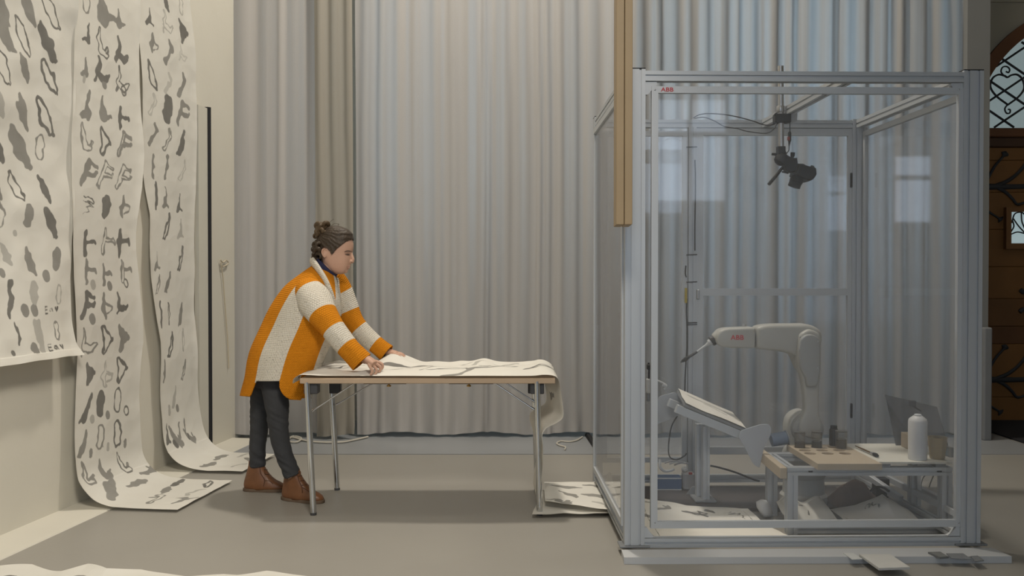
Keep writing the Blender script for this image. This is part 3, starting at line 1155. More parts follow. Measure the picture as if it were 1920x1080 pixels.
marks2 = [(168, 8, 34, 'blob', OU, M_), (197, 12, 66, 'pear', FI, M_), (228, 34, 34, 'pear', FI, M_),
          (167, 60, 40, 'b', FI, D_), (196, 80, 52, 'boot', OU, D_), (232, 95, 50, 'swan', FI, D_),
          (163, 124, 38, 'b', FI, M_), (163, 148, 16, 'bean', FI, L__), (196, 132, 52, 'swan', FI, D_), (202, 158, 14, 'dot', FI, M_), (233, 150, 48, 'swan', OU, D_), (237, 170, 16, 'dot', OU, D_),
          (165, 195, 56, 'b', FI, M_), (197, 204, 46, 'pear', FI, M_), (231, 222, 42, 'tee', FI, D_),
          (164, 257, 50, 'boot', OU, M_), (195, 266, 52, 'diamond', RI, D_), (233, 270, 46, 'kay', RI, M_),
          (164, 324, 52, 'kay', FI, M_), (197, 327, 50, 'kay', OU, M_), (231, 332, 46, 'kay', OU, M_),
          (164, 385, 40, 'squig', FI, D_), (199, 388, 42, 'blob', FI, D_), (230, 387, 44, 'twist', FI, M_),
          (162, 457, 46, 'tee', FI, D_), (197, 453, 52, 'tee', OU, M_), (226, 455, 52, 'tee', FI, D_),
          (164, 508, 44, 'tee', FI, M_), (196, 514, 40, 'tee', FI, M_), (231, 508, 42, 'tee', OU, M_), (174, 534, 15, 'dot', FI, L__), (205, 536, 14, 'dot', FI, M_), (235, 531, 14, 'dot', OU, D_),
          (162, 572, 48, 'kay', FI, D_), (195, 574, 48, 'twist', FI, M_), (225, 568, 42, 'swan', FI, D_), (172, 598, 17, 'dot', FI, M_),
          (165, 641, 54, 'swan', OU, M_), (197, 637, 54, 'diamond', RI, D_), (228, 634, 52, 'diamond', FI, M_),
          (167, 702, 46, 'diamond', FI, D_), (198, 702, 50, 'twist', OU, L__), (226, 694, 50, 'diamond', RI, D_),
          (164, 765, 52, 'slug', FI, D_), (173, 786, 13, 'dot', FI, L__), (190, 758, 46, 'bean', FI, D_), (203, 778, 13, 'dot', FI, M_), (222, 752, 44, 'bean', OU, D_), (238, 770, 15, 'dot', OU, D_),
          (156, 831, 50, 'slug', FI, M_), (170, 850, 18, 'bean', FI, M_), (189, 820, 44, 'bean', RI, M_), (203, 838, 16, 'bean', FI, L__), (222, 814, 48, 'bean', RI, D_), (236, 832, 17, 'bean', FI, M_),
          (158, 889, 44, 'boot', RI, M_), (190, 880, 42, 'boot', FI, M_), (226, 868, 44, 'boot', OU, D_)]
fm2 = [(.28, .50, .22, 'leaf', FI, M_, 1.9), (.62, .47, .17, 'leaf', FI, M_, 1.3), (.9, .52, .15, 'boot', FI, M_, 1.4),
       (.30, .24, .18, 'boot', OU, M_, 1.5), (.58, .28, .16, 'leaf', FI, M_, 1.5), (.86, .30, .15, 'leaf2', FI, D_, 1.3),
       (.28, .08, .16, 'swan', FI, M_, 1.2), (.55, .09, .16, 'ess', OU, L__, 1.6), (.84, .10, .16, 'leaf2', RI, D_, 1.5)]
e2L = [(-400, 141), (0, 143), (150, 141), (250, 137), (350, 133), (450, 131), (520, 133), (600, 138), (660, 142), (760, 140), (850, 137), (900, 136), (960, 146)]
e2R = [(-400, 262), (0, 262), (100, 264), (200, 266), (290, 266), (350, 261), (410, 253), (470, 252), (560, 258), (640, 264), (700, 262), (780, 262), (850, 265), (900, 270)]
path2 = [(0.065, ZTOP), (0.065, 3.0), (0.065, 2.2), (0.065, 1.6), (0.06, 1.0), (0.06, 0.5), (0.062, 0.3), (0.075, 0.17), (0.13, 0.075), (0.22, 0.03), (0.34, 0.018), (0.5, 0.017), (0.64, 0.017)]
hung('painted_paper_strip', 140, 262, path2, e2L, e2R, marks2, fm2, 23,
     'middle wall strip of ink-painted paper running out onto the floor', wr=0.004, OFFN=0.065)

marks3 = [(313, 4, 30, 'leaf', FI, D_), (342, 14, 28, 'bean', OU, L__),
          (284, 31, 34, 'ant', FI, D_), (315, 42, 40, 'swan', OU, L__), (343, 60, 44, 'diamond', FI, D_),
          (288, 80, 38, 'twist', FI, M_), (316, 97, 46, 'ess', FI, M_), (344, 100, 30, 'swan', OU, .25),
          (287, 141, 50, 'leaf', RI, D_), (317, 155, 40, 'ess', FI, .3), (341, 158, 48, 'ess', FI, M_),
          (288, 195, 40, 'ess', OU, .3), (316, 205, 50, 'bean', FI, D_), (342, 212, 46, 'kay', FI, M_),
          (288, 251, 46, 'ess', FI, M_), (314, 262, 42, 'ess', OU, M_), (341, 268, 48, 'slug', FI, D_),
          (290, 312, 44, 'stick', FI, M_), (313, 313, 44, 'stick', FI, M_), (342, 320, 42, 'ess', OU, .3),
          (293, 366, 50, 'stick', FI, D_), (312, 370, 40, 'ant', FI, M_), (338, 381, 36, 'ant', FI, D_),
          (314, 424, 48, 'slug', RI, D_), (340, 430, 40, 'ant', FI, L__),
          (293, 490, 38, 'ant', FI, M_), (339, 483, 46, 'slug', RI, D_),
          (295, 533, 36, 'slug', OU, M_), (314, 529, 38, 'slug', FI, M_),
          (298, 592, 50, 'stick', FI, D_), (314, 588, 42, 'stick', OU, D_), (337, 588, 42, 'slug', FI, M_),
          (316, 645, 48, 'slug', RI, D_), (339, 638, 42, 'stick', OU, L__),
          (302, 696, 40, 'stick', FI, M_), (339, 694, 38, 'slug', RI, M_),
          (322, 744, 40, 'slug', FI, L__), (327, 765, 12, 'dot', FI, M_), (312, 770, 20, 'bean', FI, L__),
          (305, 815, 40, 'ant', FI, D_), (315, 831, 16, 'dot', FI, D_), (326, 812, 40, 'stick', FI, M_), (337, 800, 30, 'stick', FI, M_), (339, 818, 11, 'dot', FI, D_)]
fm3 = [(.3, .62, .2, 'boot', FI, M_, .6), (.62, .60, .17, 'boot', FI, M_, .8), (.28, .3, .18, 'leaf', FI, M_, 1.2),
       (.65, .32, .2, 'slug', FI, M_, 1.8), (.3, .1, .14, 'ess', OU, L__, 1.3), (.62, .1, .15, 'leaf', FI, M_, 1.9), (.85, .2, .15, 'slug', FI, L__, 1.7)]
e3L = [(-400, 262), (0, 262), (60, 262), (150, 264), (230, 265), (300, 267), (350, 271), (400, 277), (480, 274), (560, 279), (640, 290), (720, 292), (790, 296), (850, 294), (930, 300)]
e3R = [(-400, 362), (0, 356), (100, 366), (200, 369), (300, 368), (400, 364), (500, 363), (560, 360), (620, 362), (700, 363), (760, 366), (830, 368), (870, 372)]
path3 = [(0.03, ZTOP), (0.03, 3.0), (0.03, 2.2), (0.03, 1.6), (0.04, 1.0), (0.045, 0.5), (0.055, 0.28), (0.085, 0.16), (0.15, 0.07), (0.25, 0.028), (0.37, 0.018), (0.48, 0.02), (0.6, 0.018)]
hung('painted_paper_strip', 272, 366, path3, e3L, e3R, marks3, fm3, 37,
     'wall strip of faint ink figures hanging closest to the curtain', wr=0.004, OFFN=0.03)

# strip on the floor at the lower edge of the picture
edge = [(-60, 1062), (0, 1063), (60, 1058), (115, 1068), (165, 1063), (200, 1073), (265, 1067), (300, 1070), (350, 1077), (420, 1074), (445, 1076), (500, 1071), (545, 1079), (600, 1088)]
ep = [floor_at(x, y, 0.03) for x, y in edge]
us = np.linspace(-2.42, ep[-1].x, 270)
far = np.interp(us, [p.x for p in ep], [p.y for p in ep])
vv = np.linspace(0, 1.0, 120)
U, V = np.meshgrid(us + 2.42, vv * 0.7)
P = np.empty(U.shape + (3,))
P[..., 0] = us[None, :] + 0 * V
P[..., 1] = far[None, :] - vv[:, None] * 0.7
P[..., 2] = 0.012 + 0.018 * np.exp(-vv[:, None] / 0.08) * (1 + vnoise(U, V, 4, 3)) + 0.006 * (1 + vnoise(U, V, 6, 4))
gl = [(.25, .16, .24, rot_strokes(G['leaf'], 1.3), OU, D_), (.62, .12, .2, rot_strokes(G['leaf2'], 1.4), FI, M_), (.95, .12, .2, rot_strokes(G['swan'], 1.5), OU, M_), (1.25, .15, .2, rot_strokes(G['leaf'], 1.7), FI, M_)]
paper('painted_paper_strip', P, U, V, gl, M_PAPER, 'paper strip lying flat on the floor nearest the viewer', 'paper', 'ink-painted paper strips')

# ---------------------------------------------------------------- leaning board with black edge, cord, floor cables
M_BOARD = principled('white_board', (0.55, 0.53, 0.46), 0.7, nscale=3)
sb0, sb1 = wall_s(372, 0.04), wall_s(389, 0.04)
zt0 = z_on_wall(389, 203, 0.04)
bp_ = [wall_pt(sb0, 0.012), wall_pt(sb1, 0.012), wall_pt(sb1, 0.045), wall_pt(sb0, 0.045)]
root = thing('thin_panel', 'tall narrow pale panel with a black edge standing against the papered wall', 'panel', tuple(wall_pt(sb1, 0.03)))
vs = [p + Vector((0, 0, 0.0)) for p in bp_] + [p + Vector((0, 0, zt0)) for p in bp_]
mesh('board', vs, [(0, 3, 2, 1), (4, 5, 6, 7), (0, 1, 5, 4), (1, 2, 6, 5), (2, 3, 7, 6), (3, 0, 4, 7)], M_BOARD, root)
sb2 = sb1 + 0.02
bp_ = [wall_pt(sb1 + .001, 0.010), wall_pt(sb2, 0.010), wall_pt(sb2, 0.064), wall_pt(sb1 + .001, 0.05)]
vs = [p for p in bp_] + [p + Vector((0, 0, zt0 + 0.01)) for p in bp_]
mesh('edge_strip', vs, [(0, 3, 2, 1), (4, 5, 6, 7), (0, 1, 5, 4), (1, 2, 6, 5), (2, 3, 7, 6), (3, 0, 4, 7)], M_BLACK, root, label='black edge strip')

M_CORD = principled('cotton_cord', (0.50, 0.44, 0.33), 0.9)


def wallp(px, py, n=0.015):
    p = wall_pt(wall_s(px, n), n)
    return at(px, py, p.y)


pts = [wallp(x, y) for x, y in [(413, 487), (418, 492), (424, 488), (428, 494), (417, 500), (414, 492), (418, 520), (421, 560), (424, 600), (427, 640), (429, 690)]]
o = tube('cord', catmull(pts, 5), 0.005, M_CORD, seg=6)
tag(o, 'thin beige cord knotted and hanging on the wall beside the curtain', 'cord')

M_CABW = principled('white_cable', (0.55, 0.52, 0.45), 0.5)


def floor_cable(name, pxs, r, mat, label, z=0.0, n=5, cat='cable'):
    pts = [floor_at(x, y, z + r) for x, y in pxs]
    o = tube(name, catmull(pts, n), r, mat, seg=6)
    tag(o, label, cat)
    return o


floor_cable('cable', [(536, 826), (550, 818), (565, 822), (556, 829), (540, 827), (548, 820), (572, 826), (600, 829), (640, 829), (668, 824), (690, 819)], 0.008, M_CABW, 'coiled pale cable on the floor under the beige curtain, behind the table', z=0.006)
floor_cable('cable', [(1092, 819), (1082, 825), (1068, 828), (1052, 827), (1044, 831), (1050, 835), (1060, 838), (1059, 843)], 0.006, M_CABW, 'short hooked white cable end on the floor below the pleated curtain', z=0.006)

# ---------------------------------------------------------------- folding table
M_BIRCH = principled('birch_plywood', (0.45, 0.335, 0.23), 0.5, nscale=4, namount=0.12)
M_CHROME = principled('chrome', (0.62, 0.63, 0.64), 0.18, metal=1.0, nscale=3, namount=0.02)
M_HOLDER = principled('dark_plastic', (0.055, 0.055, 0.058), 0.5)
M_BRASS = principled('brass', (0.45, 0.25, 0.07), 0.35, metal=0.8)
TY0, TY1 = 4.89, 5.52
tl, tr = at(562, 715, TY0).x, at(1041, 715, TY0).x
zt_, zb_ = at(800, 709.5, TY0).z, at(800, 719.5, TY0).z
tbl = thing('folding_table', 'long folding table with birch top and chrome legs under painted paper', 'table', ((tl + tr) / 2, (TY0 + TY1) / 2, 0))
box('tabletop', (tl, TY0, zb_), (tr, TY1, zt_), M_BIRCH, tbl, bevel=0.003)
legs = [((576, 727), (588, 969), 4.905), ((1007, 725), (1012, 970), 4.905), ((620.5, 719), (632.5, 921), 5.475), ((1001, 715), (1007, 921), 5.475)]
for (x0, y0), (x1, y1), Y in legs:
    a, b = at(x0, y0, Y), at(x1, y1, Y)
    b = b + (b - a) * ((0.008 - b.z) / (b.z - a.z) if abs(b.z - a.z) > 1e-6 else 0)
    d = (b - a)
    lg = tube('leg', [a + Vector((0, 0, 0.03)), b], 0.0165, M_CHROME, tbl, seg=14)
    tube('leg_cap', [b + Vector((0, 0, 0.006)), Vector((b.x, b.y, 0.0))], 0.0168, M_HOLDER, lg, seg=14)
for x0, x1, Y in ((571, 597, 4.93), (994, 1020, 4.93), (617, 638, 5.40), (990, 1012, 5.40)):
    a, b = at(x0, 720, Y), at(x1, 738, Y)
    box('leg_holder', (a.x, Y - 0.022 if Y < 5 else Y, b.z), (b.x, Y + 0.045 if Y < 5 else Y + .05, zb_), M_HOLDER, tbl, bevel=0.004)
# stretcher between the pair of legs at each end
for xa, xb in ((575, 620.5), (1007, 1001)):
    a, b = at(xa, 729, 4.905), at(xb, 722, 5.475)
    tube('cross_rail', [a, Vector((b.x, b.y, a.z))], 0.012, M_CHROME, tbl, seg=10)
# folding stays
for (xa, ya), (xb, yb), Y in (((585, 771), (662, 720), 4.94), ((1000, 767), (930, 720), 4.94), ((634, 757), (700, 718), 5.46), ((1000, 752), (945, 716), 5.46)):
    tube('stay', [at(xa, ya, Y), at(xb, yb, Y)], 0.0045, M_CHROME, tbl, seg=8)
    tube('stay_clip', [at(xa, ya, Y) + Vector((-.012 if xa < 800 else .012, 0, -.006)), at(xa, ya, Y) + Vector((.012 if xa < 800 else -.012, 0, .008))], 0.007, M_CHROME, tbl, seg=8)
for x0, x1, xk in ((682, 762, 729), (842, 925, 879)):
    a, b = at(x0, 720, 4.93), at(x1, 722, 4.93)
    box('latch_rail', (a.x, 4.92, zb_ - 0.006), (b.x, 4.95, zb_), M_HOLDER, tbl)
    k = at(xk, 723, 4.93)
    lathe('latch_knob', [(0.004, -0.016), (0.012, -0.014), (0.012, -0.008), (0.006, -0.006), (0.006, 0.0)], (k.x, 4.935, zb_ - 0.006), M_BRASS, tbl, seg=12)

# ---------------------------------------------------------------- long painted paper over the table
pathT = []
for x, y in [(549, 719), (551, 710), (562, 703), (580, 703), (600, 704), (640, 704.5), (700, 704.5), (760, 704), (820, 704), (900, 703.5), (960, 704), (1000, 704), (1018, 702.5), (1033, 703), (1044, 706.5), (1050, 717), (1053.5, 738), (1058, 768), (1056, 784), (1042, 794), (1026, 802), (1018, 816), (1019, 840), (1017, 880), (1011, 925), (1008, 950)]:
    p = at(x, y, 4.9)
    pathT.append((p.x, max(p.z, 0.03)))
Xp, Zp, Lp = path_eval(pathT, 0.006)
wT = 0.60
m = 90
uu = np.linspace(0, 1, m)
V, U = np.meshgrid(uu * wT, Lp)          # V across (depth), U along
on = ((Xp > tl + 0.05) & (Xp < tr - 0.03) & (Zp > 0.7)).astype(float)
k = np.ones(15) / 15
on = np.convolve(on, k, 'same')
P = np.empty(U.shape + (3,))
fall = np.clip((Xp - tr + 0.05) / 0.1, 0, 1) * (Zp < 0.74)
Yd = 4.885 + uu[None, :] * wT
d = (0.010 * (1 + vnoise(U, V, 5, 91)) + 0.007 * (1 + vnoise(U, V, 13, 92))) * np.clip(V / 0.12, 0.0, 1)
P[..., 0] = Xp[:, None] + 0.006 * vnoise(U, V, 6, 93)
P[..., 1] = Yd + 0.012 * np.sin(U * 5.0) + (1 - on)[:, None] * 0.02 * vnoise(U, V, 3, 94)
P[..., 2] = Zp[:, None] + on[:, None] * d
hang_ = np.clip((0.735 - Zp) / 0.09, 0, 1) * np.clip((Zp - 0.2) / 0.3, 0.15, 1) * (Xp > 0)
P[..., 0] -= (hang_[:, None] * 0.08) * uu[None, :] ** 0.8
# the far-side corner held up by the hand
hx, hy = at(738, 668, 5.45).x, 5.43
gx = np.exp(-((P[..., 0] - hx) / 0.085) ** 2) * np.clip((P[..., 1] - 5.1) / 0.33, 0, 1) ** 1.5
P[..., 2] += 0.062 * gx
P[..., 2] += 0.018 * np.exp(-((P[..., 0] - at(905, 690, 5.3).x) / 0.06) ** 2) * np.clip((P[..., 1] - 5.0) / 0.3, 0, 1)
P[..., 2] += 0.02 * np.exp(-((P[..., 0] - at(1022, 690, 5.2).x) / 0.07) ** 2) * on[:, None] ** 0.3 * np.clip(V / 0.15, 0, 1)
P[..., 2] = np.where(on[:, None] > 0.4, np.maximum(P[..., 2], zt_ + 0.003), P[..., 2])


def tmark(px, py, h, kind, mode, tone, ang):
    q = floor_at(px, py, zt_ + 0.015)
    return (float(np.interp(q.x, Xp[:int(len(Xp) * .62)], Lp[:int(len(Xp) * .62)])), q.y - 4.885, h, rot_strokes(G[kind], ang), mode, tone)


gl = [tmark(606, 694, .26, 'leaf', OU, .9, .5), tmark(590, 697, .2, 'leaf2', FI, M_, .6), tmark(745, 697, .18, 'slug', FI, M_, 1.2), tmark(735, 692, .18, 'leaf', FI, D_, 1.3),
      tmark(787, 692, .16, 'leaf', FI, M_, .8), tmark(830, 698, .24, 'leaf', OU, D_, 1.1), tmark(865, 701, .26, 'ess', FI, M_, .9), tmark(870, 688.5, .2, 'leaf', FI, M_, .9), tmark(915, 696, .22, 'slug', FI, M_, 1.1),
      tmark(935, 694, .2, 'leaf', OU, D_, 1.2), tmark(888, 691, .2, 'ess', FI, L__, .8), tmark(1020, 697, .2, 'leaf', RI, D_, .7), tmark(715, 686, .18, 'leaf', FI, M_, 1.2), tmark(950, 688, .18, 'ess', FI, L__, 1.0), tmark(660, 692, .15, 'slug', OU, L__, 1.0),
      (Lp[-1] * .72, .3, .16, rot_strokes(G['slug'], .4), FI, M_)]
paper('painted_paper_roll', P, U, V, gl, M_PAPERW, 'long white painted paper draped over the folding table and down its end', 'paper', 'ink-painted paper on table and enclosure floor')


# loose sheets piled where the long paper reaches the floor
def sheet(name, corners, nu, nv, zfun, gl, seed, label, rough=0.02, mat=None, group='ink-painted paper on table and enclosure floor', size=None):
    """crumpled sheet; corners: near-left, near-right, far-right, far-left (world points)"""
    A, B, C, D = [np.array(c) for c in corners]
    w = float(np.linalg.norm(B - A))
    h = float(np.linalg.norm(D - A))
    a, b = np.meshgrid(np.linspace(0, 1, nu), np.linspace(0, 1, nv))
    U, V = a * w, (1 - b) * h
    P = (A[None, None] * ((1 - a) * (1 - b))[..., None] + B * (a * (1 - b))[..., None] + C * (a * b)[..., None] + D * ((1 - a) * b)[..., None])
    P = P.copy()
    P[..., 2] += rough * (1 + vnoise(U, V, 4, seed)) + rough * .5 * (1 + vnoise(U, V, 11, seed + 1))
    e = np.minimum(np.minimum(a, 1 - a), np.minimum(b, 1 - b))
    P[..., 0] += 0.02 * vnoise(U, V, 7, seed + 2) * (e < .08)
    P[..., 1] += 0.02 * vnoise(U, V, 7, seed + 3) * (e < .08)
    if zfun is not None:
        P[..., 2] += zfun(a, b)
    return paper(name, P, U, V, gl, mat or M_PAPER, label, 'paper', group)


c = [floor_at(998, 973), floor_at(1168, 969), floor_at(1142, 915), floor_at(1022, 916)]
cg = [(.1, .1, .16, rot_strokes(G['boot'], 1.2), OU, M_)]
sheet('painted_paper_sheet', [(p.x, p.y, 0.003) for p in c], 60, 60, lambda a, b: 0.012 * np.exp(-b / .1), cg, 201, 'lowest crumpled sheet in the paper pile beside the table leg', 0.007)
c = [floor_at(1028, 957), floor_at(1160, 971), floor_at(1142, 917), floor_at(1022, 917)]
gl = [(.12, .12, .17, rot_strokes(G['leaf'], .9), FI, M_), (.3, .12, .15, rot_strokes(G['ess'], 1.2), FI, M_), (.13, .3, .17, rot_strokes(G['slug'], .9), FI, M_), (.3, .32, .16, rot_strokes(G['leaf'], 1.1), FI, M_),
      (.08, .45, .14, rot_strokes(G['boot'], .9), FI, M_), (.32, .46, .15, rot_strokes(G['ess'], 1.0), FI, L__)]
sheet('painted_paper_sheet', [(c[0].x, c[0].y, 0.034), (c[1].x - .0, c[1].y, 0.034), (c[2].x, c[2].y, 0.036), (c[3].x, c[3].y, 0.034)], 90, 90,
      lambda a, b: 0.06 * np.clip((a - .7) / .3, 0, 1) ** 2 * np.clip((b - .5) / .5, 0, 1) ** 2, gl, 207, 'top painted sheet of the pile beside the table leg, corner turned up', 0.008, M_PAPERW)
q0, q1 = floor_at(1128, 962), floor_at(1166, 962)
o = box('cardboard_piece', (q0.x, q0.y, 0.022), (q1.x - 0.012, q0.y + 0.16, 0.030), principled('cardboard', (0.42, 0.27, 0.10), 0.85), M=None)
tag(o, 'ochre cardboard edge showing under the paper pile by the enclosure post', 'cardboard')
# ---------------------------------------------------------------- clear robot enclosure
M_ALU = principled('anodised_aluminium', (0.50, 0.52, 0.54), 0.42, metal=0.35, spec=0.4, nscale=2, namount=0.03)
M_ALUF = principled('frame_aluminium', (0.53, 0.55, 0.57), 0.45, metal=0.25, spec=0.4, nscale=2, namount=0.03)
M_GREYPL = principled('grey_plate', (0.25, 0.26, 0.27), 0.45, metal=0.3)
M_PANE = glass_mat('acrylic_sheet', (0.97, 0.975, 0.985), 0.04, 0.045, 0.03)
M_RED = principled('red_print', (0.55, 0.045, 0.05), 0.5)
M_STEEL = principled('bare_steel', (0.45, 0.45, 0.45), 0.35, metal=0.8)
M_CABK = principled('black_cable', (0.03, 0.03, 0.032), 0.5)

CX, CY, CYAW = 0.522, 4.21, R(1.2)
cage = thing('robot_enclosure', 'large clear-walled aluminium frame enclosure standing around the white robot arm', 'enclosure', (CX, CY, 0), CYAW)
CM = XF[cage]
CI = CM.inverted()


def cl(px, py, yl):
    """pixel -> enclosure coordinates on its plane local y = yl"""
    o = CI @ CAM
    p = CI @ at(px, py, 5.0)
    d = p - o
    return o + d * ((yl - o.y) / d.y)


W_, DP, Z0 = 1.668, 1.37, 0.032
PW, PD = 0.093, 0.05
ZTp = cl(1200, 129, 0).z
ZTb = cl(1130, 223, DP).z
ZB = ZTp
# posts
alu('corner_post', (PW / 2, PD / 2, Z0 + 0.01), (PW / 2, PD / 2, ZTp), PW, PD, M_ALU, cage, mw=2)
alu('corner_post', (W_ - PW / 2, PD / 2, Z0 + 0.01), (W_ - PW / 2, PD / 2, ZTp), PW, PD, M_ALU, cage, mw=2)
alu('corner_post', (0.027, DP - 0.045, 0.0), (0.027, DP - 0.045, ZTp), 0.05, 0.09, M_ALU, cage, md_=2)
alu('corner_post', (W_ - 0.045, DP - 0.025, 0.0), (W_ - 0.045, DP - 0.025, ZTp), 0.085, 0.05, M_ALU, cage, mw=2)
for x in (PW / 2, W_ - PW / 2):
    box('post_cap', (x - PW / 2, 0, ZTp), (x + PW / 2, PD, ZTp + 0.005), M_BLACK, cage, False)
box('post_cap', (0.002, DP - 0.09, ZTp), (0.052, DP, ZTp + 0.005), M_BLACK, cage, False)
for x, w in ((PW / 2, 0.07), (W_ - PW / 2, 0.075)):
    box('foot_plate', (x - w, -0.012, Z0), (x + w, PD + 0.03, Z0 + 0.009), M_GREYPL, cage, False, bevel=0.002)
# middle post at the back
mxa, mxb = cl(1290, 400, DP - .03).x, cl(1304.5, 400, DP - .03).x
alu('door_post', ((mxa + mxb) / 2, DP - 0.025, 0.08), ((mxa + mxb) / 2, DP - 0.025, ZTp - 0.045), mxb - mxa, 0.05, M_ALU, cage)
# beams
zb1, zb0 = cl(1400, 133, 0).z, cl(1400, 152, 0).z
BH = zb1 - zb0
alu('top_beam', (PW, 0.025, (zb0 + zb1) / 2), (W_ - PW, 0.025, (zb0 + zb1) / 2), 0.045, BH, M_ALU, cage)
alu('top_beam', (0.053, DP - 0.025, (zb0 + zb1) / 2), (W_ - 0.088, DP - 0.025, (zb0 + zb1) / 2), 0.045, BH, M_ALU, cage)
alu('top_beam', (0.027, PD, (zb0 + zb1) / 2), (0.027, DP - 0.09, (zb0 + zb1) / 2), 0.045, BH, M_ALU, cage)
alu('top_beam', (W_ - 0.045, PD, (zb0 + zb1) / 2), (W_ - 0.045, DP - 0.05, (zb0 + zb1) / 2), 0.045, BH, M_ALU, cage)
q0, q1 = cl(1571, 158, 0.05), cl(1486, 209, 0.92)
xm = (q0.x + q1.x) / 2 + 0.005
alu('middle_beam', (xm, 0.048, (zb0 + zb1) / 2), (xm, DP - 0.05, (zb0 + zb1) / 2), 0.045, BH, M_ALU, cage)
yb1, yb0 = cl(1400, 1009.5, 0).z, cl(1400, 1026.5, 0).z
alu('bottom_beam', (PW, 0.025, (yb0 + yb1) / 2), (W_ - PW, 0.025, (yb0 + yb1) / 2), 0.045, yb1 - yb0, M_ALU, cage)
alu('bottom_beam', (0.053, DP - 0.025, (yb0 + yb1) / 2), (W_ - 0.088, DP - 0.025, (yb0 + yb1) / 2), 0.045, yb1 - yb0, M_ALU, cage)
alu('bottom_beam', (0.027, PD, (yb0 + yb1) / 2), (0.027, DP - 0.09, (yb0 + yb1) / 2), 0.045, yb1 - yb0, M_ALU, cage)
alu('bottom_beam', (W_ - 0.045, PD, (yb0 + yb1) / 2), (W_ - 0.045, DP - 0.05, (yb0 + yb1) / 2), 0.045, yb1 - yb0, M_ALU, cage)
# gusset brackets at the beam ends
for x, s in ((PW, 1), (W_ - PW, -1)):
    prism('corner_bracket', [(x, 0, zb0 - .002), (x + s * 0.055, 0, zb0 - .002), (x + s * 0.055, 0, zb0 - 0.014), (x + s * 0.012, 0, zb0 - .062), (x, 0, zb0 - .062)][::s], 0.012, 0.035, M_ALUF, cage, False)
    prism('corner_bracket', [(x, 0, yb1 + .002), (x + s * 0.055, 0, yb1 + .002), (x + s * 0.04, 0, yb1 + 0.012), (x + s * 0.012, 0, yb1 + .05), (x, 0, yb1 + .05)][::s], 0.012, 0.035, M_ALUF, cage, False)


def panel(name, O, U, V, W, H, bw, th, pane_off, mids=(), label=None):
    f = ring_frame(name, O, U, V, W, H, bw, th, M_ALUF, cage, False)
    if label:
        f['label'] = label
    O, U, V = Vector(O), Vector(U), Vector(V)
    Nn = U.cross(V)
    zs = [bw] + [m for m in mids] + [H - bw]
    for m in mids:
        vs = []
        for dz in (-0.022, 0.022):
            for u in (bw, W - bw):
                for t in (0, th):
                    vs.append(O + U * u + V * (m + dz) + Nn * t)
        mesh('mid_rail', vs, [(0, 1, 3, 2), (4, 6, 7, 5), (0, 2, 6, 4), (1, 5, 7, 3), (0, 4, 5, 1), (2, 3, 7, 6)], M_ALUF, f, False)
    edges = [bw] + [q for m in mids for q in (m - .022, m + .022)] + [H - bw]
    for k in range(0, len(edges), 2):
        vs = []
        for v in (edges[k], edges[k + 1]):
            for u in (bw, W - bw):
                for t in (pane_off, pane_off + 0.005):
                    vs.append(O + U * u + V * v + Nn * t)
        mesh('pane', vs, [(0, 1, 3, 2), (4, 6, 7, 5), (0, 2, 6, 4), (1, 5, 7, 3), (0, 4, 5, 1), (2, 3, 7, 6)], M_PANE, f, False)
    return f


fa, fb = cl(1221.5, 162, 0.012), cl(1803.5, 987, 0.012)
# front panel; U x V = x x z = -y so thickness goes towards the viewer
front = panel('front_panel', (fa.x, 0.03, fb.z), (1, 0, 0), (0, 0, 1), fb.x - fa.x, fa.z - fb.z, 0.031, 0.024, 0.010)
ba, bb = cl(1147, 246, DP - .02), cl(1288, 866, DP - .02)
panel('rear_panel', (0.056, DP - 0.012, bb.z), (1, 0, 0), (0, 0, 1), mxa - 0.004 - 0.056, ba.z - bb.z, 0.03, 0.024, 0.010)
da, db_ = cl(1305.5, 241, DP - .03), cl(1599, 850, DP - .03)
zmid = cl(1450, 547.5, DP - .03).z
cdoor = panel('door', (da.x, DP - 0.015, db_.z), (1, 0, 0), (0, 0, 1), db_.x - da.x, da.z - db_.z, 0.042, 0.026, 0.010, (zmid - db_.z,))
for y in (338, 770):
    h = cl(1596, y, DP - .045)
    box('hinge', (h.x - 0.006, DP - 0.055, h.z - 0.045), (h.x + 0.006, DP - 0.041, h.z + 0.045), M_BLACK, cdoor, False, bevel=0.003)
h = cl(1309, 552, DP - .05)
box('handle', (h.x - 0.010, DP - 0.06, h.z - 0.03), (h.x + 0.008, DP - 0.041, h.z + 0.03), M_STEEL, cdoor, False, bevel=0.004)
hz0 = fb.z
# side panels: left U = -y? keep U x V pointing outwards
panel('side_panel', (0.016, DP - 0.095, hz0), (0, -1, 0), (0, 0, 1), DP - 0.095 - PD - 0.004, fa.z - hz0, 0.03, 0.024, 0.010)
panel('side_panel', (W_ - 0.03, PD + 0.004, hz0), (0, 1, 0), (0, 0, 1), DP - PD - 0.06, fa.z - hz0, 0.03, 0.024, 0.010)
# screws in the corners
for px, py in ((1228, 168), (1798, 168), (1228, 980), (1798, 980)):
    s = cl(px, py, 0.005)
    lathe('screw', [(0.004, 0), (0.004, 0.003), (0.002, 0.004)], (s.x, 0.006, s.z), M_STEEL, front, False, seg=8, M=Matrix.Rotation(R(90), 4, 'X'))


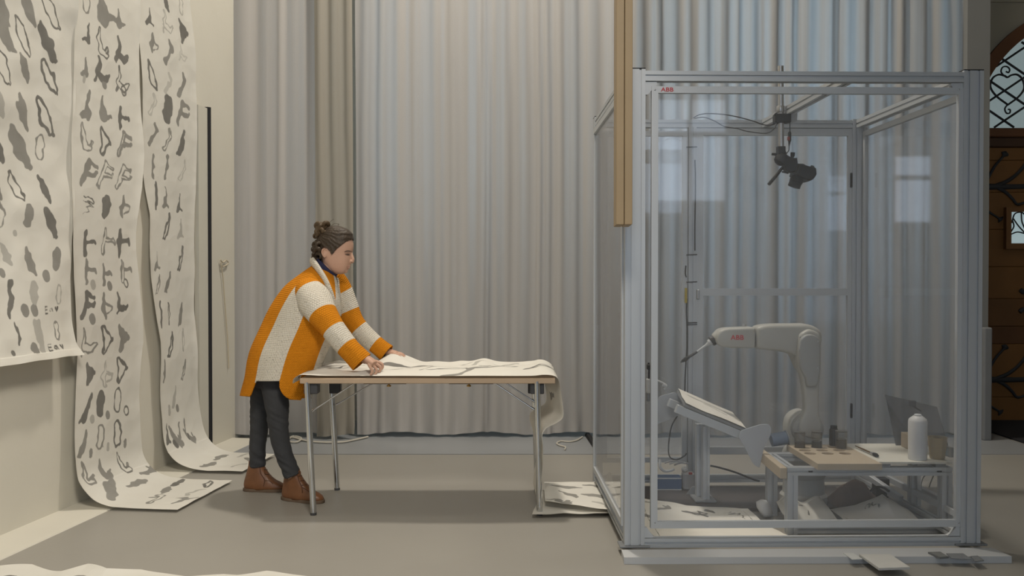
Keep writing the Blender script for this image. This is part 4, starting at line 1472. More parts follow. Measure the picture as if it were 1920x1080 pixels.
def text_obj(name, s, M, size, mat, parent, depth=0.0015, bold=0.0):
    cu = bpy.data.curves.new(name, 'FONT')
    cu.body = s
    cu.size = size
    cu.extrude = depth
    cu.offset = bold
    cu.align_x = 'CENTER'
    cu.align_y = 'CENTER'
    t = bpy.data.objects.new(name, cu)
    COL.objects.link(t)
    dg = bpy.context.evaluated_depsgraph_get()
    me = bpy.data.meshes.new_from_object(t.evaluated_get(dg))
    bpy.data.objects.remove(t)
    me.transform(M if parent is cage or parent is front else XF[parent].inverted() @ M)
    me.materials.clear()
    me.materials.append(mat)
    o = bpy.data.objects.new(name, me)
    link(o, parent)
    XF[o] = XF[parent].copy()
    return o


UP = Matrix.Rotation(R(90), 4, 'X')
s = cl(1251, 168.2, 0.005)
text_obj('printed_logo', 'ABB', Matrix.Translation((s.x, 0.0052, s.z)) @ UP @ Matrix.Scale(1.25, 4, (1, 0, 0)), 0.026, M_RED, front, bold=0.0002)['label'] = 'red letters on the frame'
# cable ties and cable along the door post
for py in (276, 478, 529, 605.5, 609):
    s0, s1 = cl(1287, py, DP - .052), cl(1307, py, DP - .052)
    tube('cable_tie', [(s0.x, DP - 0.053, s0.z), (s1.x, DP - 0.053, s1.z + .002)], 0.0035, M_CABK, cage, False, seg=6)
pts = [cl(x, y, DP - .058) for x, y in [(1303, 300), (1304, 345), (1303, 420), (1303, 470)]]
tube('post_cable', catmull(pts, 4), 0.0035, M_CABK, cage, False, seg=6)
pts = [cl(x, y, DP - .058) for x, y in [(1288, 560), (1287, 585), (1288, 610), (1288, 650), (1285, 700), (1284, 735)]]
tube('post_cable', catmull(pts, 4), 0.004, M_CABK, cage, False, seg=6)
pts = [cl(x, y, DP - .058) for x, y in [(1286, 498), (1285, 512), (1287, 520)]]
tube('post_cable', catmull(pts, 4), 0.004, M_CABK, cage, False, seg=6)
s0, s1 = cl(1285, 540, DP - .058), cl(1288, 568, DP - .058)
box('cable_sleeve', (s0.x - .003, DP - .064, s1.z), (s1.x, DP - .054, s0.z), principled('yellow_sleeve', (0.42, 0.32, 0.04), 0.6), cage, False)

# ---------------------------------------------------------------- base board and what lies on it
M_WBOARD = principled('white_laminate', (0.50, 0.51, 0.52), 0.55, nscale=3)
pA, pB = floor_at(1170, 1058), floor_at(1897, 1056)
pC, pD = floor_at(1163, 1031, 0.03), floor_at(1861, 1027, 0.03)
o = mesh('base_board', [pA, pB, Vector((pB.x - .02, pD.y, 0)), Vector((pA.x + .002, pC.y, 0)),
                        pA + Vector((0, 0, .031)), pB + Vector((0, 0, .031)), Vector((pB.x - .02, pD.y, .031)), Vector((pA.x + .002, pC.y, .031))],
         [(0, 3, 2, 1), (4, 5, 6, 7), (0, 1, 5, 4), (1, 2, 6, 5), (2, 3, 7, 6), (3, 0, 4, 7)], M_WBOARD)
tag(o, 'long white board on the floor under the front posts of the enclosure', 'board')
ztop = 0.0315
bk = [floor_at(1648, 1061, ztop + .02), floor_at(1706, 1059, ztop + .02), floor_at(1669, 1031, ztop + .03), floor_at(1611, 1031, ztop + .03)]
root = thing('booklet', 'open white booklet lying on the edge of the base board', 'booklet', ((bk[0].x + bk[2].x) / 2, (bk[0].y + bk[2].y) / 2, ztop))
th = [Vector((0, 0, .004)), Vector((0, 0, .011))]
for nm, (f0, f1), mt in (('cover', (0.0, 0.004), M_WBOARD), ('page_block', (0.0045, 0.011), principled('page_paper', (0.54, 0.535, 0.51), 0.8))):
    vs = []
    for k, p in enumerate(bk):
        vs.append(Vector((p.x, p.y, ztop + f0 + 0.0005)))
    for k, p in enumerate(bk):
        vs.append(Vector((p.x, p.y, ztop + f1)))
    mesh(nm, vs, [(0, 3, 2, 1), (4, 5, 6, 7), (0, 1, 5, 4), (1, 2, 6, 5), (2, 3, 7, 6), (3, 0, 4, 7)], mt, root)
ct = [(a + b) / 2 for a, b in zip(bk, bk[1:])]


def slab(name, pxs, z, t, mat, label, cat, bevel=0.0):
    c = [floor_at(x, y, z) for x, y in pxs]
    vs = [Vector((p.x, p.y, z)) for p in c] + [Vector((p.x, p.y, z + t)) for p in c]
    o = mesh(name, vs, [(0, 3, 2, 1), (4, 5, 6, 7), (0, 1, 5, 4), (1, 2, 6, 5), (2, 3, 7, 6), (3, 0, 4, 7)], mat)
    if label:
        tag(o, label, cat)
    return o


o = slab('loose_card', [(1598, 1050), (1617, 1049), (1600, 1038), (1581, 1038)], ztop, 0.003, principled('card', (0.56, 0.57, 0.56), 0.7), 'thin white card under the booklet on the base board', 'card')
ph = thing('phone', 'dark grey phone lying flat on the base board', 'phone', tuple(floor_at(1759, 1044, ztop)))
c = [floor_at(x, y, ztop) for x, y in [(1762, 1048.5), (1779, 1047), (1763, 1037.5), (1740, 1038)]]
for nm, z0, z1, mt, k in (('case', 0.0, 0.008, principled('phone_case', (0.16, 0.165, 0.165), 0.4), 1.0), ('screen', 0.0082, 0.0092, principled('phone_screen', (0.21, 0.215, 0.21), 0.15), 0.9)):
    cc = sum(c, Vector()) / 4
    q = [cc + (p - cc) * k for p in c]
    mesh(nm, [p + Vector((0, 0, z0)) for p in q] + [p + Vector((0, 0, z1)) for p in q], [(0, 3, 2, 1), (4, 5, 6, 7), (0, 1, 5, 4), (1, 2, 6, 5), (2, 3, 7, 6), (3, 0, 4, 7)], mt, ph)
slab('steel_plate', [(1784, 1048), (1822, 1050), (1806, 1039), (1774, 1039)], ztop, 0.004, M_GREYPL, 'grey steel plate lying on the base board beside the phone', 'plate')
slab('steel_plate', [(1828, 1054), (1845, 1052), (1833, 1043), (1820, 1044)], ztop, 0.004, M_GREYPL, 'small steel plate on the end of the base board', 'plate')

# ---------------------------------------------------------------- hanging wooden beam
M_PINE = principled('pine_board', (0.36, 0.265, 0.155), 0.5, nscale=5, namount=0.1)
bmz = at(1172, 421, 3.9).z
x0, x1, x2 = at(1158, 421, 3.9).x, at(1173, 421, 3.9).x, at(1188, 421, 3.9).x
root = thing('wooden_beam', 'pale pine beam of two boards hanging down beside the clear enclosure', 'beam', ((x0 + x2) / 2, 4.0, bmz), R(-3.2))
hw = (x2 - x0) / 2
box('board', (-hw, -0.1, 0), (-0.0012, 0.1, ZC - bmz), M_PINE, root, False, bevel=0.002)
box('board', (0.0012, -0.1, 0), (hw, 0.1, ZC - bmz), M_PINE, root, False, bevel=0.002)

# ---------------------------------------------------------------- camera on its pole
M_CAMBODY = principled('camera_black', (0.016, 0.016, 0.018), 0.55, bump=0.05, bscale=300)
YP = CY + 0.90
pole = thing('camera_pole', 'steel pole clamped to the ceiling beam of the enclosure', 'pole', tuple(at(1463.5, 230, YP)))
pt, pb = at(1463.5, 124, YP), at(1464.5, 277, YP)
tube('tube', [pb, pt], 0.0165, M_STEEL, pole, seg=14)
s0, s1 = at(1451, 214, YP), at(1481, 231, YP)
box('clamp', (s0.x, YP - 0.03, s1.z), (s1.x, YP + 0.03, s0.z), M_CAMBODY, pole, bevel=0.006, seg=2)
s0, s1 = at(1476, 206, YP), at(1493, 231, YP)
prism('bracket', [(s0.x, 0, s0.z), (s1.x + .004, 0, s0.z + .012), (s1.x, 0, s1.z + .01), (s0.x + .03, 0, s1.z), (s0.x, 0, s1.z)], YP - 0.012, YP + 0.02, M_STEEL, pole)
s0 = at(1459, 207, YP)
lathe('collar', [(0.021, -0.018), (0.023, -0.014), (0.023, 0.014), (0.021, 0.018)], (pt.x, YP, at(1463, 205, YP).z), M_STEEL, pole, seg=14)
for x, y in ((1452, 216), (1456, 231)):
    q = at(x, y, YP)
    lathe('clamp_screw', [(0.004, -.012), (0.008, -.010), (0.008, 0.004), (0.005, .006)], (q.x, YP - 0.03, q.z), M_CAMBODY, pole, seg=8, M=Matrix.Rotation(R(90), 4, 'X'))
# tripod head
hd = thing('tripod_head', 'black tripod head with a long handle hanging from the pole', 'tripod head', tuple(pb))
pts = [at(x, y, YP) for x, y in [(1457, 275), (1471, 275), (1471, 284), (1474, 289), (1457, 290)]]
prism('socket', [(p.x, 0, p.z) for p in pts], YP - .024, YP + .024, M_CAMBODY, hd, bevel=0.005)
b0, b1 = at(1447, 289, YP), at(1462, 289.5, YP)
tube('lock_lever', [b0, b1], [0.007, 0.009], M_CAMBODY, hd, seg=8)
q = at(1465, 298, YP)
lathe('ball_housing', [(0.018, -.035), (0.034, -.022), (0.038, 0), (0.034, .022), (0.02, .033)], (q.x, YP, q.z), M_CAMBODY, hd, seg=16, M=Matrix.Rotation(R(35), 4, 'Y'))
pts = [at(x, y, YP) for x, y in [(1464, 300), (1474, 292), (1483, 297), (1492, 297), (1494, 310), (1489, 322), (1478, 325), (1470, 318)]]
prism('tilt_block', [(p.x, 0, p.z) for p in pts], YP - .03, YP + .03, M_CAMBODY, hd, bevel=0.006)
q = at(1486, 289, YP)
tube('knob', [at(1485, 297, YP), at(1486, 292, YP), at(1486.5, 286, YP)], [0.006, 0.012, 0.0125], M_CAMBODY, hd, seg=10)
tube('handle', [at(1472, 308, YP), at(1464, 318, YP), at(1455, 330, YP), at(1441, 346, YP)], [0.006, 0.0085, 0.0095, 0.0095], M_CAMBODY, hd, seg=10)
tube('lock_lever', [at(1466, 322, YP), at(1478, 324, YP)], [0.004, 0.007], M_CAMBODY, hd, seg=8)
# camera body
cm = thing('photo_camera', 'black photo camera on the tripod head, lens pointing down at the easel', 'camera', tuple(at(1503, 325, YP)))
pts = [at(x, y, YP) for x, y in [(1492, 309), (1500, 309), (1505, 312), (1516, 315), (1519, 314.5), (1524, 318), (1525, 329), (1519, 338), (1513, 341), (1503, 338), (1485, 329), (1489, 317)]]
prism('body', [(p.x, 0, p.z) for p in pts], YP - .065, YP + .065, M_CAMBODY, cm, bevel=0.01, seg=3)
a, b = at(1496, 331, YP), at(1489, 349, YP)
ax = (b - a).normalized()
tube('lens', [a - ax * .02, a + ax * .006, a + ax * .007, a + ax * 0.035, a + ax * .037, b + ax * .004, b + ax * .005], [0.034, 0.034, 0.037, 0.037, 0.034, 0.035, 0.03], M_CAMBODY, cm, seg=20)
q = at(1519, 316, YP)
lathe('dial', [(0.010, 0), (0.010, .012), (0.008, .013)], (q.x, YP - .03, q.z), M_CAMBODY, cm, seg=10, M=Matrix.Rotation(R(20), 4, 'Y'))

# hanging camera cables
pts = [at(x, y, YP + .02) for x, y in [(1300, 221), (1312, 215), (1330, 213), (1360, 215), (1390, 221), (1415, 228), (1432, 234), (1448, 234), (1456, 230)]]
tag(tube('cable', catmull(pts, 6), 0.0032, M_CABK, seg=6), 'upper thin black cable strung from the rear door post to the camera pole', 'cable')
pts = [at(x, y, YP + .05) for x, y in [(1302, 222), (1320, 220), (1340, 227), (1358, 237), (1382, 241), (1400, 246), (1435, 250), (1450, 243), (1458, 232), (1462, 246), (1468, 270)]]
tag(tube('cable', catmull(pts, 6), 0.0028, M_CABK, seg=6), 'lower looping black cable between the rear door post and the camera', 'cable')
root = thing('power_adapter', 'small black cable adapter with a red band hanging beside the pole', 'cable adapter', tuple(at(1480, 255, YP - .02)))
tube('plug', [at(1480.5, 247, YP - .02), at(1480.5, 249, YP - .02), at(1480.5, 264, YP - .02), at(1480, 266, YP - .02)], [0.006, 0.0095, 0.0095, 0.006], M_CABK, root, seg=8)
tube('red_band', [at(1479.5, 256.5, YP - .02), at(1479.5, 263.5, YP - .02)], 0.0102, principled('red_band', (0.25, 0.03, 0.03), 0.6), root, seg=8)
tube('lower_plug', [at(1480, 266, YP - .02), at(1479.5, 274, YP - .02)], [0.007, 0.003], M_CABK, root, seg=8)
pts = [at(x, y, YP - .02) for x, y in [(1479, 204), (1481, 220), (1481, 247)]]
tube('cord', catmull(pts, 4), 0.003, M_CABK, root, seg=6)
pts = [at(x, y, YP - .02) for x, y in [(1479.5, 274), (1479, 282), (1475, 287), (1472, 288)]]
tube('cord', catmull(pts, 4), 0.0025, M_CABK, root, seg=6)

# ---------------------------------------------------------------- robot arm
M_ROB = principled('robot_enamel', (0.42, 0.415, 0.385), 0.4, spec=0.45, nscale=2, namount=0.02)
M_ROBD = principled('robot_enamel_cool', (0.34, 0.345, 0.335), 0.45, spec=0.4, nscale=2, namount=0.02)
RY = 5.12
rob = thing('industrial_robot', 'white six-axis robot arm holding a paint brush over the drawing easel', 'robot arm', (at(1507, 900, RY).x, RY, 0))


def rp(pxs, Y):
    return [(at(x, y, Y).x, 0, at(x, y, Y).z) for x, y in pxs]


def rprism(name, pxs, y0, y1, mat, r=0.02, bevel=0.015, label=None, parent=rob):
    p2 = [(a, c) for a, b, c in rp(pxs, (y0 + y1) / 2)]
    return prism(name, rounded(p2, r), y0, y1, mat, parent, bevel=bevel, seg=3, smooth=True, label=label)


# base, turret
zf = 0.0
bx = at(1507, 830, RY).x
lathe('base', [(0.13, 0.022), (0.13, 0.06), (0.115, 0.075), (0.11, 0.16), (0.118, 0.17), (0.118, 0.2)], (bx, RY, 0), M_ROB, rob, seg=28)
lathe('turret', [(0.115, 0.2), (0.117, 0.205), (0.117, 0.30), (0.105, 0.325), (0.07, 0.345)], (bx, RY, 0), M_ROB, rob, seg=28)
rprism('shoulder', [(1474, 830), (1472, 800), (1476, 782), (1487, 771), (1502, 767), (1512, 772), (1520, 790), (1524, 830), (1520, 850), (1478, 850)], RY - 0.03, RY + 0.11, M_ROB, 0.03, 0.02)
sc = at(1515, 805, RY - .07)
lathe('shoulder_cap', [(0.082, -.045), (0.085, -.03), (0.085, .02), (0.07, .035)], (sc.x, RY - .06, sc.z), M_ROBD, rob, seg=28, M=Matrix.Rotation(R(90), 4, 'X'))
# lower arm
rprism('lower_arm', [(1496, 815), (1495, 790), (1507, 770), (1505, 735), (1500, 705), (1494, 690), (1492, 660), (1496, 625), (1515, 615), (1535, 625), (1537, 660), (1536, 695), (1533, 720), (1532, 770), (1538, 800), (1535, 825)], RY - 0.105, RY - 0.03, M_ROB, 0.025, 0.02)
rprism('arm_cover', [(1499, 690), (1496, 655), (1499, 636), (1508, 628), (1520, 626), (1532, 631), (1537, 642), (1537, 690), (1535, 706), (1531, 726), (1511, 726), (1510, 708)], RY - 0.135, RY - 0.1055, M_ROBD, 0.03, 0.01)
rprism('elbow_fairing', [(1479, 660), (1478, 640), (1484, 620), (1500, 612), (1528, 612), (1534, 628), (1534, 660), (1524, 680), (1506, 700), (1494, 694)], RY - 0.03, RY + 0.085, M_ROB, 0.03, 0.02)
# upper arm housing and forearm
rprism('upper_arm', [(1413, 612), (1428, 608.5), (1445, 607), (1508, 606.5), (1522, 611), (1534, 620), (1536, 640), (1520, 668), (1490, 668), (1470, 660), (1448, 656), (1413, 653)], RY - 0.075, RY + 0.06, M_ROB, 0.025, 0.025)
rprism('forearm', [(1339, 640), (1340, 626), (1348, 617), (1360, 614.5), (1395, 613), (1411.5, 612.5), (1411.5, 652), (1390, 651), (1360, 651), (1347, 648)], RY - 0.07, RY + 0.055, M_ROB, 0.018, 0.028)
tube('air_fitting', [at(1395, 612, RY), at(1395, 608, RY)], 0.010, M_STEEL, rob, seg=10)
# wrist
wa, wb, wc = at(1343, 634, RY), at(1336, 638.5, RY), at(1327, 645, RY)
dirw = (wc - wa).normalized()
tube('wrist', [wa + dirw * -.02, wa, wa + dirw * .012], [0.035, 0.035, 0.028], M_ROB, rob, seg=16)
tube('tool_flange', [wa + dirw * .0125, wa + dirw * .02, wa + dirw * .033, wa + dirw * .036], [0.026, 0.030, 0.030, 0.024], M_HOLDER, rob, seg=16, label='dark tool flange')
q = at(1382.5, 633.3, RY - .0715)
text_obj('printed_logo', 'ABB', Matrix.Translation((q.x, RY - .0708, q.z)) @ UP @ Matrix.Scale(1.1, 4, (1, 0, 0)), 0.037, M_RED, rob, bold=0.0003)['label'] = 'red letters on the forearm'
for x, y in ((1500, 632), (1498, 658), (1534, 640), (1533, 690)):
    q = at(x, y, RY - .136)
    lathe('screw', [(0.004, 0), (0.004, 0.003), (0.002, 0.004)], (q.x, RY - .135, q.z), M_STEEL, rob, seg=8, M=UP)
q = at(1512, 626.5, RY - .11)
# brush in the gripper
br = thing('paint_brush', 'dark-tipped paint brush clamped in the robot wrist', 'paint brush', tuple(at(1300, 664, RY)))
a = wa + dirw * .037
tube('collet', [a, a + dirw * .012, a + dirw * .016, a + dirw * .03], [0.019, 0.019, 0.012, 0.008], M_WBOARD, br, seg=12)
e = at(1276, 679.5, RY)
d = (e - a).normalized()
tube('handle', [a + d * .028, at(1307, 659.5, RY)], [0.0065, 0.006], M_WBOARD, br, seg=10)
f0 = at(1307, 659.5, RY)
tube('ferrule', [f0, f0 + (e - f0) * .5], [0.007, 0.0085], M_HOLDER, br, seg=10)
tube('bristles', [f0 + (e - f0) * .5, f0 + (e - f0) * .68, f0 + (e - f0) * .85, e], [0.009, 0.0125, 0.009, 0.002], M_BLACK, br, seg=10)

# ---------------------------------------------------------------- easel board in front of the robot
M_EPL = principled('pale_sheet_metal', (0.41, 0.43, 0.46), 0.5, nscale=2)
ez = thing('drawing_easel', 'tilted drawing easel on an aluminium post below the robot brush', 'easel', tuple(floor_at(1318, 944)))
EY0, EY1 = 4.88, 5.17
A, B = at(1284, 758, EY0), at(1399, 805, EY0)
Cc, Dd = at(1362, 778, EY1), at(1270, 731, EY1)
Cc = B + (Dd - A) + Vector((-.02, 0, 0))
nrm = (B - A).cross(Dd - A).normalized()
if nrm.z < 0:
    nrm = -nrm
vs = [A, B, Cc, Dd] + [p - nrm * .012 for p in (A, B, Cc, Dd)]
mesh('drawing_board', vs, [(0, 1, 2, 3), (4, 7, 6, 5), (0, 4, 5, 1), (1, 5, 6, 2), (2, 6, 7, 3), (3, 7, 4, 0)], M_GREYPL, ez)
bd = (B - A).normalized()
a0, a1 = A - nrm * .04 + Vector((0, .02, 0)) - bd * .03, B - nrm * .04 + Vector((0, .02, 0)) - bd * .01
bar('support_rail', a0, a1, 0.045, 0.045, M_ALU, ez)
bar('support_rail', a0 + Vector((0, EY1 - EY0 - .06, 0)), a1 + Vector((0, EY1 - EY0 - .06, 0)), 0.045, 0.045, M_ALU, ez)
# post with foot
px = at(1318, 900, 5.17).x
ytop = at(1318, 800, 5.1).z
alu('post', (at(1311, 900, 5.2).x, 5.2, 0.033), (at(1311, 900, 5.2).x, 5.2, ytop), 0.04, 0.045, M_ALU, ez, world=True)
alu('post', (at(1323, 900, 5.13).x, 5.13, 0.033), (at(1323, 900, 5.13).x, 5.13, ytop), 0.038, 0.045, M_ALU, ez, world=True)
fx = at(1319, 944, 5.15)
box('foot', (fx.x - .06, 5.08, 0.0205), (fx.x + .06, 5.24, 0.0325), M_GREYPL, ez, bevel=0.003)
fp = at(1319, 0, 5.105).x
prism('gusset', [(fp - .06, 0, .033), (fp + .06, 0, .033), (fp + .03, 0, .075), (fp - .03, 0, .075)], 5.235, 5.245, M_GREYPL, ez)
# end plates
rprism('end_plate', [(1385, 820), (1389, 807), (1426, 795.5), (1441, 795), (1446, 802), (1445, 815), (1432, 840), (1424, 878), (1412, 870), (1396, 838)], EY0 - .035, EY0 - .029, M_EPL, 0.012, 0.001, parent=ez)
rprism('end_plate', [(1219, 765), (1238, 742), (1266, 735), (1284, 757), (1290, 770), (1266, 782), (1226, 798)], EY1 + .03, EY1 + .036, M_EPL, 0.012, 0.001, parent=ez)
q = at(1460, 823, 5.0)
root = thing('tape_roll', 'blue-grey roll at the low end of the easel', 'roll', (q.x, 5.0, q.z))
lathe('core', [(0.036, -.042), (0.036, .042)], (q.x, 5.0, q.z), principled('roll_blue', (0.16, 0.20, 0.27), 0.5), root, seg=20, M=Matrix.Rotation(R(80), 4, 'Y'))
lathe('rim', [(0.040, .0425), (0.040, .05)], (q.x, 5.0, q.z), M_GREYPL, root, seg=20, M=Matrix.Rotation(R(80), 4, 'Y'))
# paper clipped on the board
n1, n2 = 60, 60
a_, b_ = np.meshgrid(np.linspace(0, 1, n1), np.linspace(0, 1, n2))
An, Bn, Cn, Dn = [np.array(p) for p in (A, B, Cc, Dd)]
P = An * ((1 - a_) * (1 - b_))[..., None] + Bn * (a_ * (1 - b_))[..., None] + Cn * (a_ * b_)[..., None] + Dn * ((1 - a_) * b_)[..., None]
P = P + np.array(nrm)[None, None] * (0.004 + 0.004 * (1 + vnoise(a_, b_, 3, 301)))[..., None]
paper('painted_paper_sheet', P, a_ * .34, (1 - b_) * .3, [(.2, .15, .12, rot_strokes(G['ess'], 1.4), OU, L__)], M_PAPERW, 'white paper sheet on the tilted easel board', 'paper')

# left-hand clutter seen beside the front post
root = thing('valve_block', 'pale valve block with white hose fittings between the enclosure post and easel', 'valve', tuple(at(1216, 720, 5.2)))
for x0, x1, y0, y1, mt in ((1212, 1220, 710, 737, M_WBOARD), (1212, 1218, 737, 752, M_GREYPL), (1213, 1219, 683, 693, M_HOLDER)):
    p, q = at(x0, y1, 5.2), at(x1, y0, 5.2)
    box('fitting', (p.x, 5.18, p.z), (q.x, 5.22, q.z), mt, root, bevel=0.004)
tube('hose', catmull([at(x, y, 5.18) for x, y in [(1219, 716), (1232, 714), (1242, 718), (1249, 723), (1245, 730)]], 5), 0.006, M_WBOARD, root, seg=8)
tube('nozzle', [at(1243, 721, 5.18), at(1250, 724, 5.18)], [0.012, 0.009], M_WBOARD, root, seg=10)
tube('hose', catmull([at(x, y, 5.2) for x, y in [(1216, 750), (1217, 690), (1216, 680)]], 5), 0.005, M_HOLDER, root, seg=8)

# ---------------------------------------------------------------- low side table of aluminium profile
st = thing('profile_table', 'low aluminium profile table inside the enclosure carrying tray and bottle', 'table', (1.78, 4.75, 0))
TYa, TYb = 4.53, 4.93
xa, xb = at(1476.5, 940, TYa).x, at(1786, 940, TYa).x
zt2 = at(1600, 877, TYa).z
pw = 0.052
for x in (xa + pw / 2, xb - pw / 2):
    for Y in (TYa + pw / 2, TYb - pw / 2):
        alu('leg', (x, Y, 0.0), (x, Y, zt2 - 0.04), pw, pw, M_ALU, st, world=True)
for Y in (TYa + .0225, TYb - .0225):
    alu('rail', (xa, Y, zt2 - .02), (xb, Y, zt2 - .02), 0.045, 0.04, M_ALU, st, world=True)
for x in (xa + .0225, xb - .0225):
    alu('rail', (x, TYa + .045, zt2 - .02), (x, TYb - .045, zt2 - .02), 0.045, 0.04, M_ALU, st, world=True)
alu('foot_rail', (xa + pw, TYa + .03, .022), (xb - pw, TYa + .03, .022), 0.045, 0.04, M_ALU, st, world=True)
alu('foot_rail', (xb - .03, TYa + pw, .022), (xb - .03, TYb - pw, .022), 0.045, 0.04, M_ALU, st, world=True)
for x in (1520, 1762):
    q = at(x, 884, TYa)
    box('slot_nut', (q.x - .010, TYa - .001, q.z - .004), (q.x + .010, TYa + .006, q.z + .004), M_BLACK, st)
M_TRAY = principled('pale_beech', (0.45, 0.375, 0.28), 0.55, nscale=4, namount=0.06)
wl0, wl1 = at(1430, 860, TYb + .05), at(1472, 890, TYa)
bar('wood_batten', (xa - .02, TYa, zt2 - .028), (xa - .02, TYb + .12, zt2 - .012), 0.035, 0.055, M_TRAY, st)
# white table board
zbd = zt2 + 0.018
tb0, tb1 = at(1640, 868, TYa).x, at(1786, 868, TYa).x
o = box('table_board', (1.825, TYa + 0.004, zbd), (xb - .002, 5.03, zbd + .010), principled('white_tabletop', (0.62, 0.60, 0.53), 0.5, nscale=3))
tag(o, 'white board lying on spacers over the profile table', 'board')
for x in (1.84, xb - .08):
    s = box('spacer', (x, TYa + .01, zt2), (x + .05, TYb - .02, zbd), M_GREYPL, o)
# tray with holes
zy0, zy1 = zt2 + 0.0, zt2 + 0.031
trx0, trx1 = 1.505, 1.822
tray = thing('wooden_tray', 'pale wooden jar tray with round holes on the profile table', 'tray', ((trx0 + trx1) / 2, 4.73, zt2))
bm = bmesh.new()
Y0t, Y1t = 4.475, 4.985
hs = [(1.552 + .091 * i, 4.905 - .085 * j, .031) for j in range(3) for i in range(3)]
# top face with circular recesses: build a grid of cells, one hole each
cells = []
xs = [trx0] + [1.5975, 1.6885] + [trx1]
ysg = [Y1t, 4.8625, 4.7775, 4.69, Y0t]
NSEG = 16
zt3 = zy1
vmap = {}


def V3(x, y, z):
    k = (round(x, 5), round(y, 5), round(z, 5))
    if k not in vmap:
        vmap[k] = bm.verts.new(k)
    return vmap[k]


for j in range(4):
    for i in range(3):
        xA, xB, yB, yA = xs[i], xs[i + 1], ysg[j], ysg[j + 1]
        if j < 3:
            cx_, cy_, r_ = 1.552 + .091 * i, 4.905 - .085 * j, .031
            outer = []
            for k in range(NSEG):
                a = 2 * math.pi * (k + .5) / NSEG
                dx, dy = math.cos(a), math.sin(a)
                # project to the cell border
                tx = ((xB if dx > 0 else xA) - cx_) / dx if abs(dx) > 1e-6 else 9
                ty = ((yB if dy > 0 else yA) - cy_) / dy if abs(dy) > 1e-6 else 9
                t = min(tx, ty)
                outer.append((cx_ + dx * t, cy_ + dy * t))
            # insert corners
            ring = []
            for k in range(NSEG):
                ring.append(outer[k])
            inn = [(cx_ + r_ * math.cos(2 * math.pi * (k + .5) / NSEG), cy_ + r_ * math.sin(2 * math.pi * (k + .5) / NSEG)) for k in range(NSEG)]
            for k in range(NSEG):
                k2 = (k + 1) % NSEG
                o1, o2 = ring[k], ring[k2]
                f = [V3(*o1, zt3)]
                if abs(o1[0] - o2[0]) > 1e-4 and abs(o1[1] - o2[1]) > 1e-4:
                    cxx = xB if max(o1[0], o2[0]) > xB - 1e-4 else xA
                    cyy = yB if max(o1[1], o2[1]) > yB - 1e-4 else yA
                    f.append(V3(cxx, cyy, zt3))
                f += [V3(*o2, zt3), V3(*inn[k2], zt3), V3(*inn[k], zt3)]
                bm.faces.new(f)
                bm.faces.new((V3(*inn[k], zt3), V3(*inn[k2], zt3), V3(*inn[k2], zt3 - .018), V3(*inn[k], zt3 - .018)))
            bm.faces.new([V3(*p, zt3 - .018) for p in inn])
        else:
            bm.faces.new((V3(xA, yA, zt3), V3(xB, yA, zt3), V3(xB, yB, zt3), V3(xA, yB, zt3)))
for (p, q) in (((trx0, Y0t), (trx1, Y0t)), ((trx1, Y0t), (trx1, Y1t)), ((trx1, Y1t), (trx0, Y1t)), ((trx0, Y1t), (trx0, Y0t))):
    bm.faces.new([bm.verts.new((*p, zy0 + .0005)), bm.verts.new((*q, zy0 + .0005)), bm.verts.new((*q, zt3)), bm.verts.new((*p, zt3))])
bm.faces.new([bm.verts.new((x, y, zy0 + .0005)) for x, y in ((trx0, Y0t), (trx0, Y1t), (trx1, Y1t), (trx1, Y0t))])
bmesh.ops.remove_doubles(bm, verts=bm.verts, dist=0.0002)
from_bm('block', bm, M_TRAY, tray)
box('rear_fillet', (trx0 + .002, Y1t + .001, zy0 + .001), (trx1 - .002, Y1t + .006, zy1 - .004), M_TRAY, tray)

# jars of ink
M_JARGL = glass_mat('jar_glass', (0.90, 0.88, 0.85), 0.04, 0.03, 0.03)


def jar(x, y, z, r, h, fill, inkcol, label, group='glass ink jars on the wooden tray'):
    t = thing('ink_jar', label, 'jar', (x, y, z), 0, group)
    prof = [(r * .9, 0), (r, .006), (r, h - .004), (r * .97, h), (r * .92, h), (r * .92, .007), (r * .85, .005)]
    lathe('glass', prof, (x, y, z), M_JARGL, t, seg=20)
    lathe('ink', [(r * .84, .0075), (r * .90, .009), (r * .90, fill)], (x, y, z), principled('ink_' + label.split()[0], inkcol, 0.25), t, seg=20)
    lathe('rim', [(r * .93, h + .0005), (r * 1.03, h + .0015), (r * 1.03, h + .006), (r * .93, h + .007)], (x, y, z), principled('jar_rim', (0.10, 0.095, 0.085), 0.3), t, seg=20)


zj = zt3 - .0175
jar(1.552, 4.905, zj, .029, .095, .045, (.06, .045, .035), 'glass jar of thin brown ink at the tray end nearest the easel')
jar(1.643, 4.905, zj, .029, .097, .05, (.012, .012, .012), 'middle glass jar of black ink in the wooden tray')
jar(1.764, 4.873, zt3 + .001, .031, .088, .05, (.05, .042, .03), 'squat jar of murky ink standing nearest the white table board')
root = thing('dark_bottle', 'small dark bottle standing behind the squat ink jar', 'bottle', (1.752, 4.955, zt3))
lathe('body', [(.022, 0), (.024, .004), (.024, .085), (.02, .093)], (1.752, 4.955, zt3), principled('brown_glass', (.03, .022, .016), .2), root, seg=16)
lathe('cap', [(.017, .0935), (.018, .096), (.018, .108), (.016, .11)], (1.752, 4.955, zt3), M_BLACK, root, seg=16)
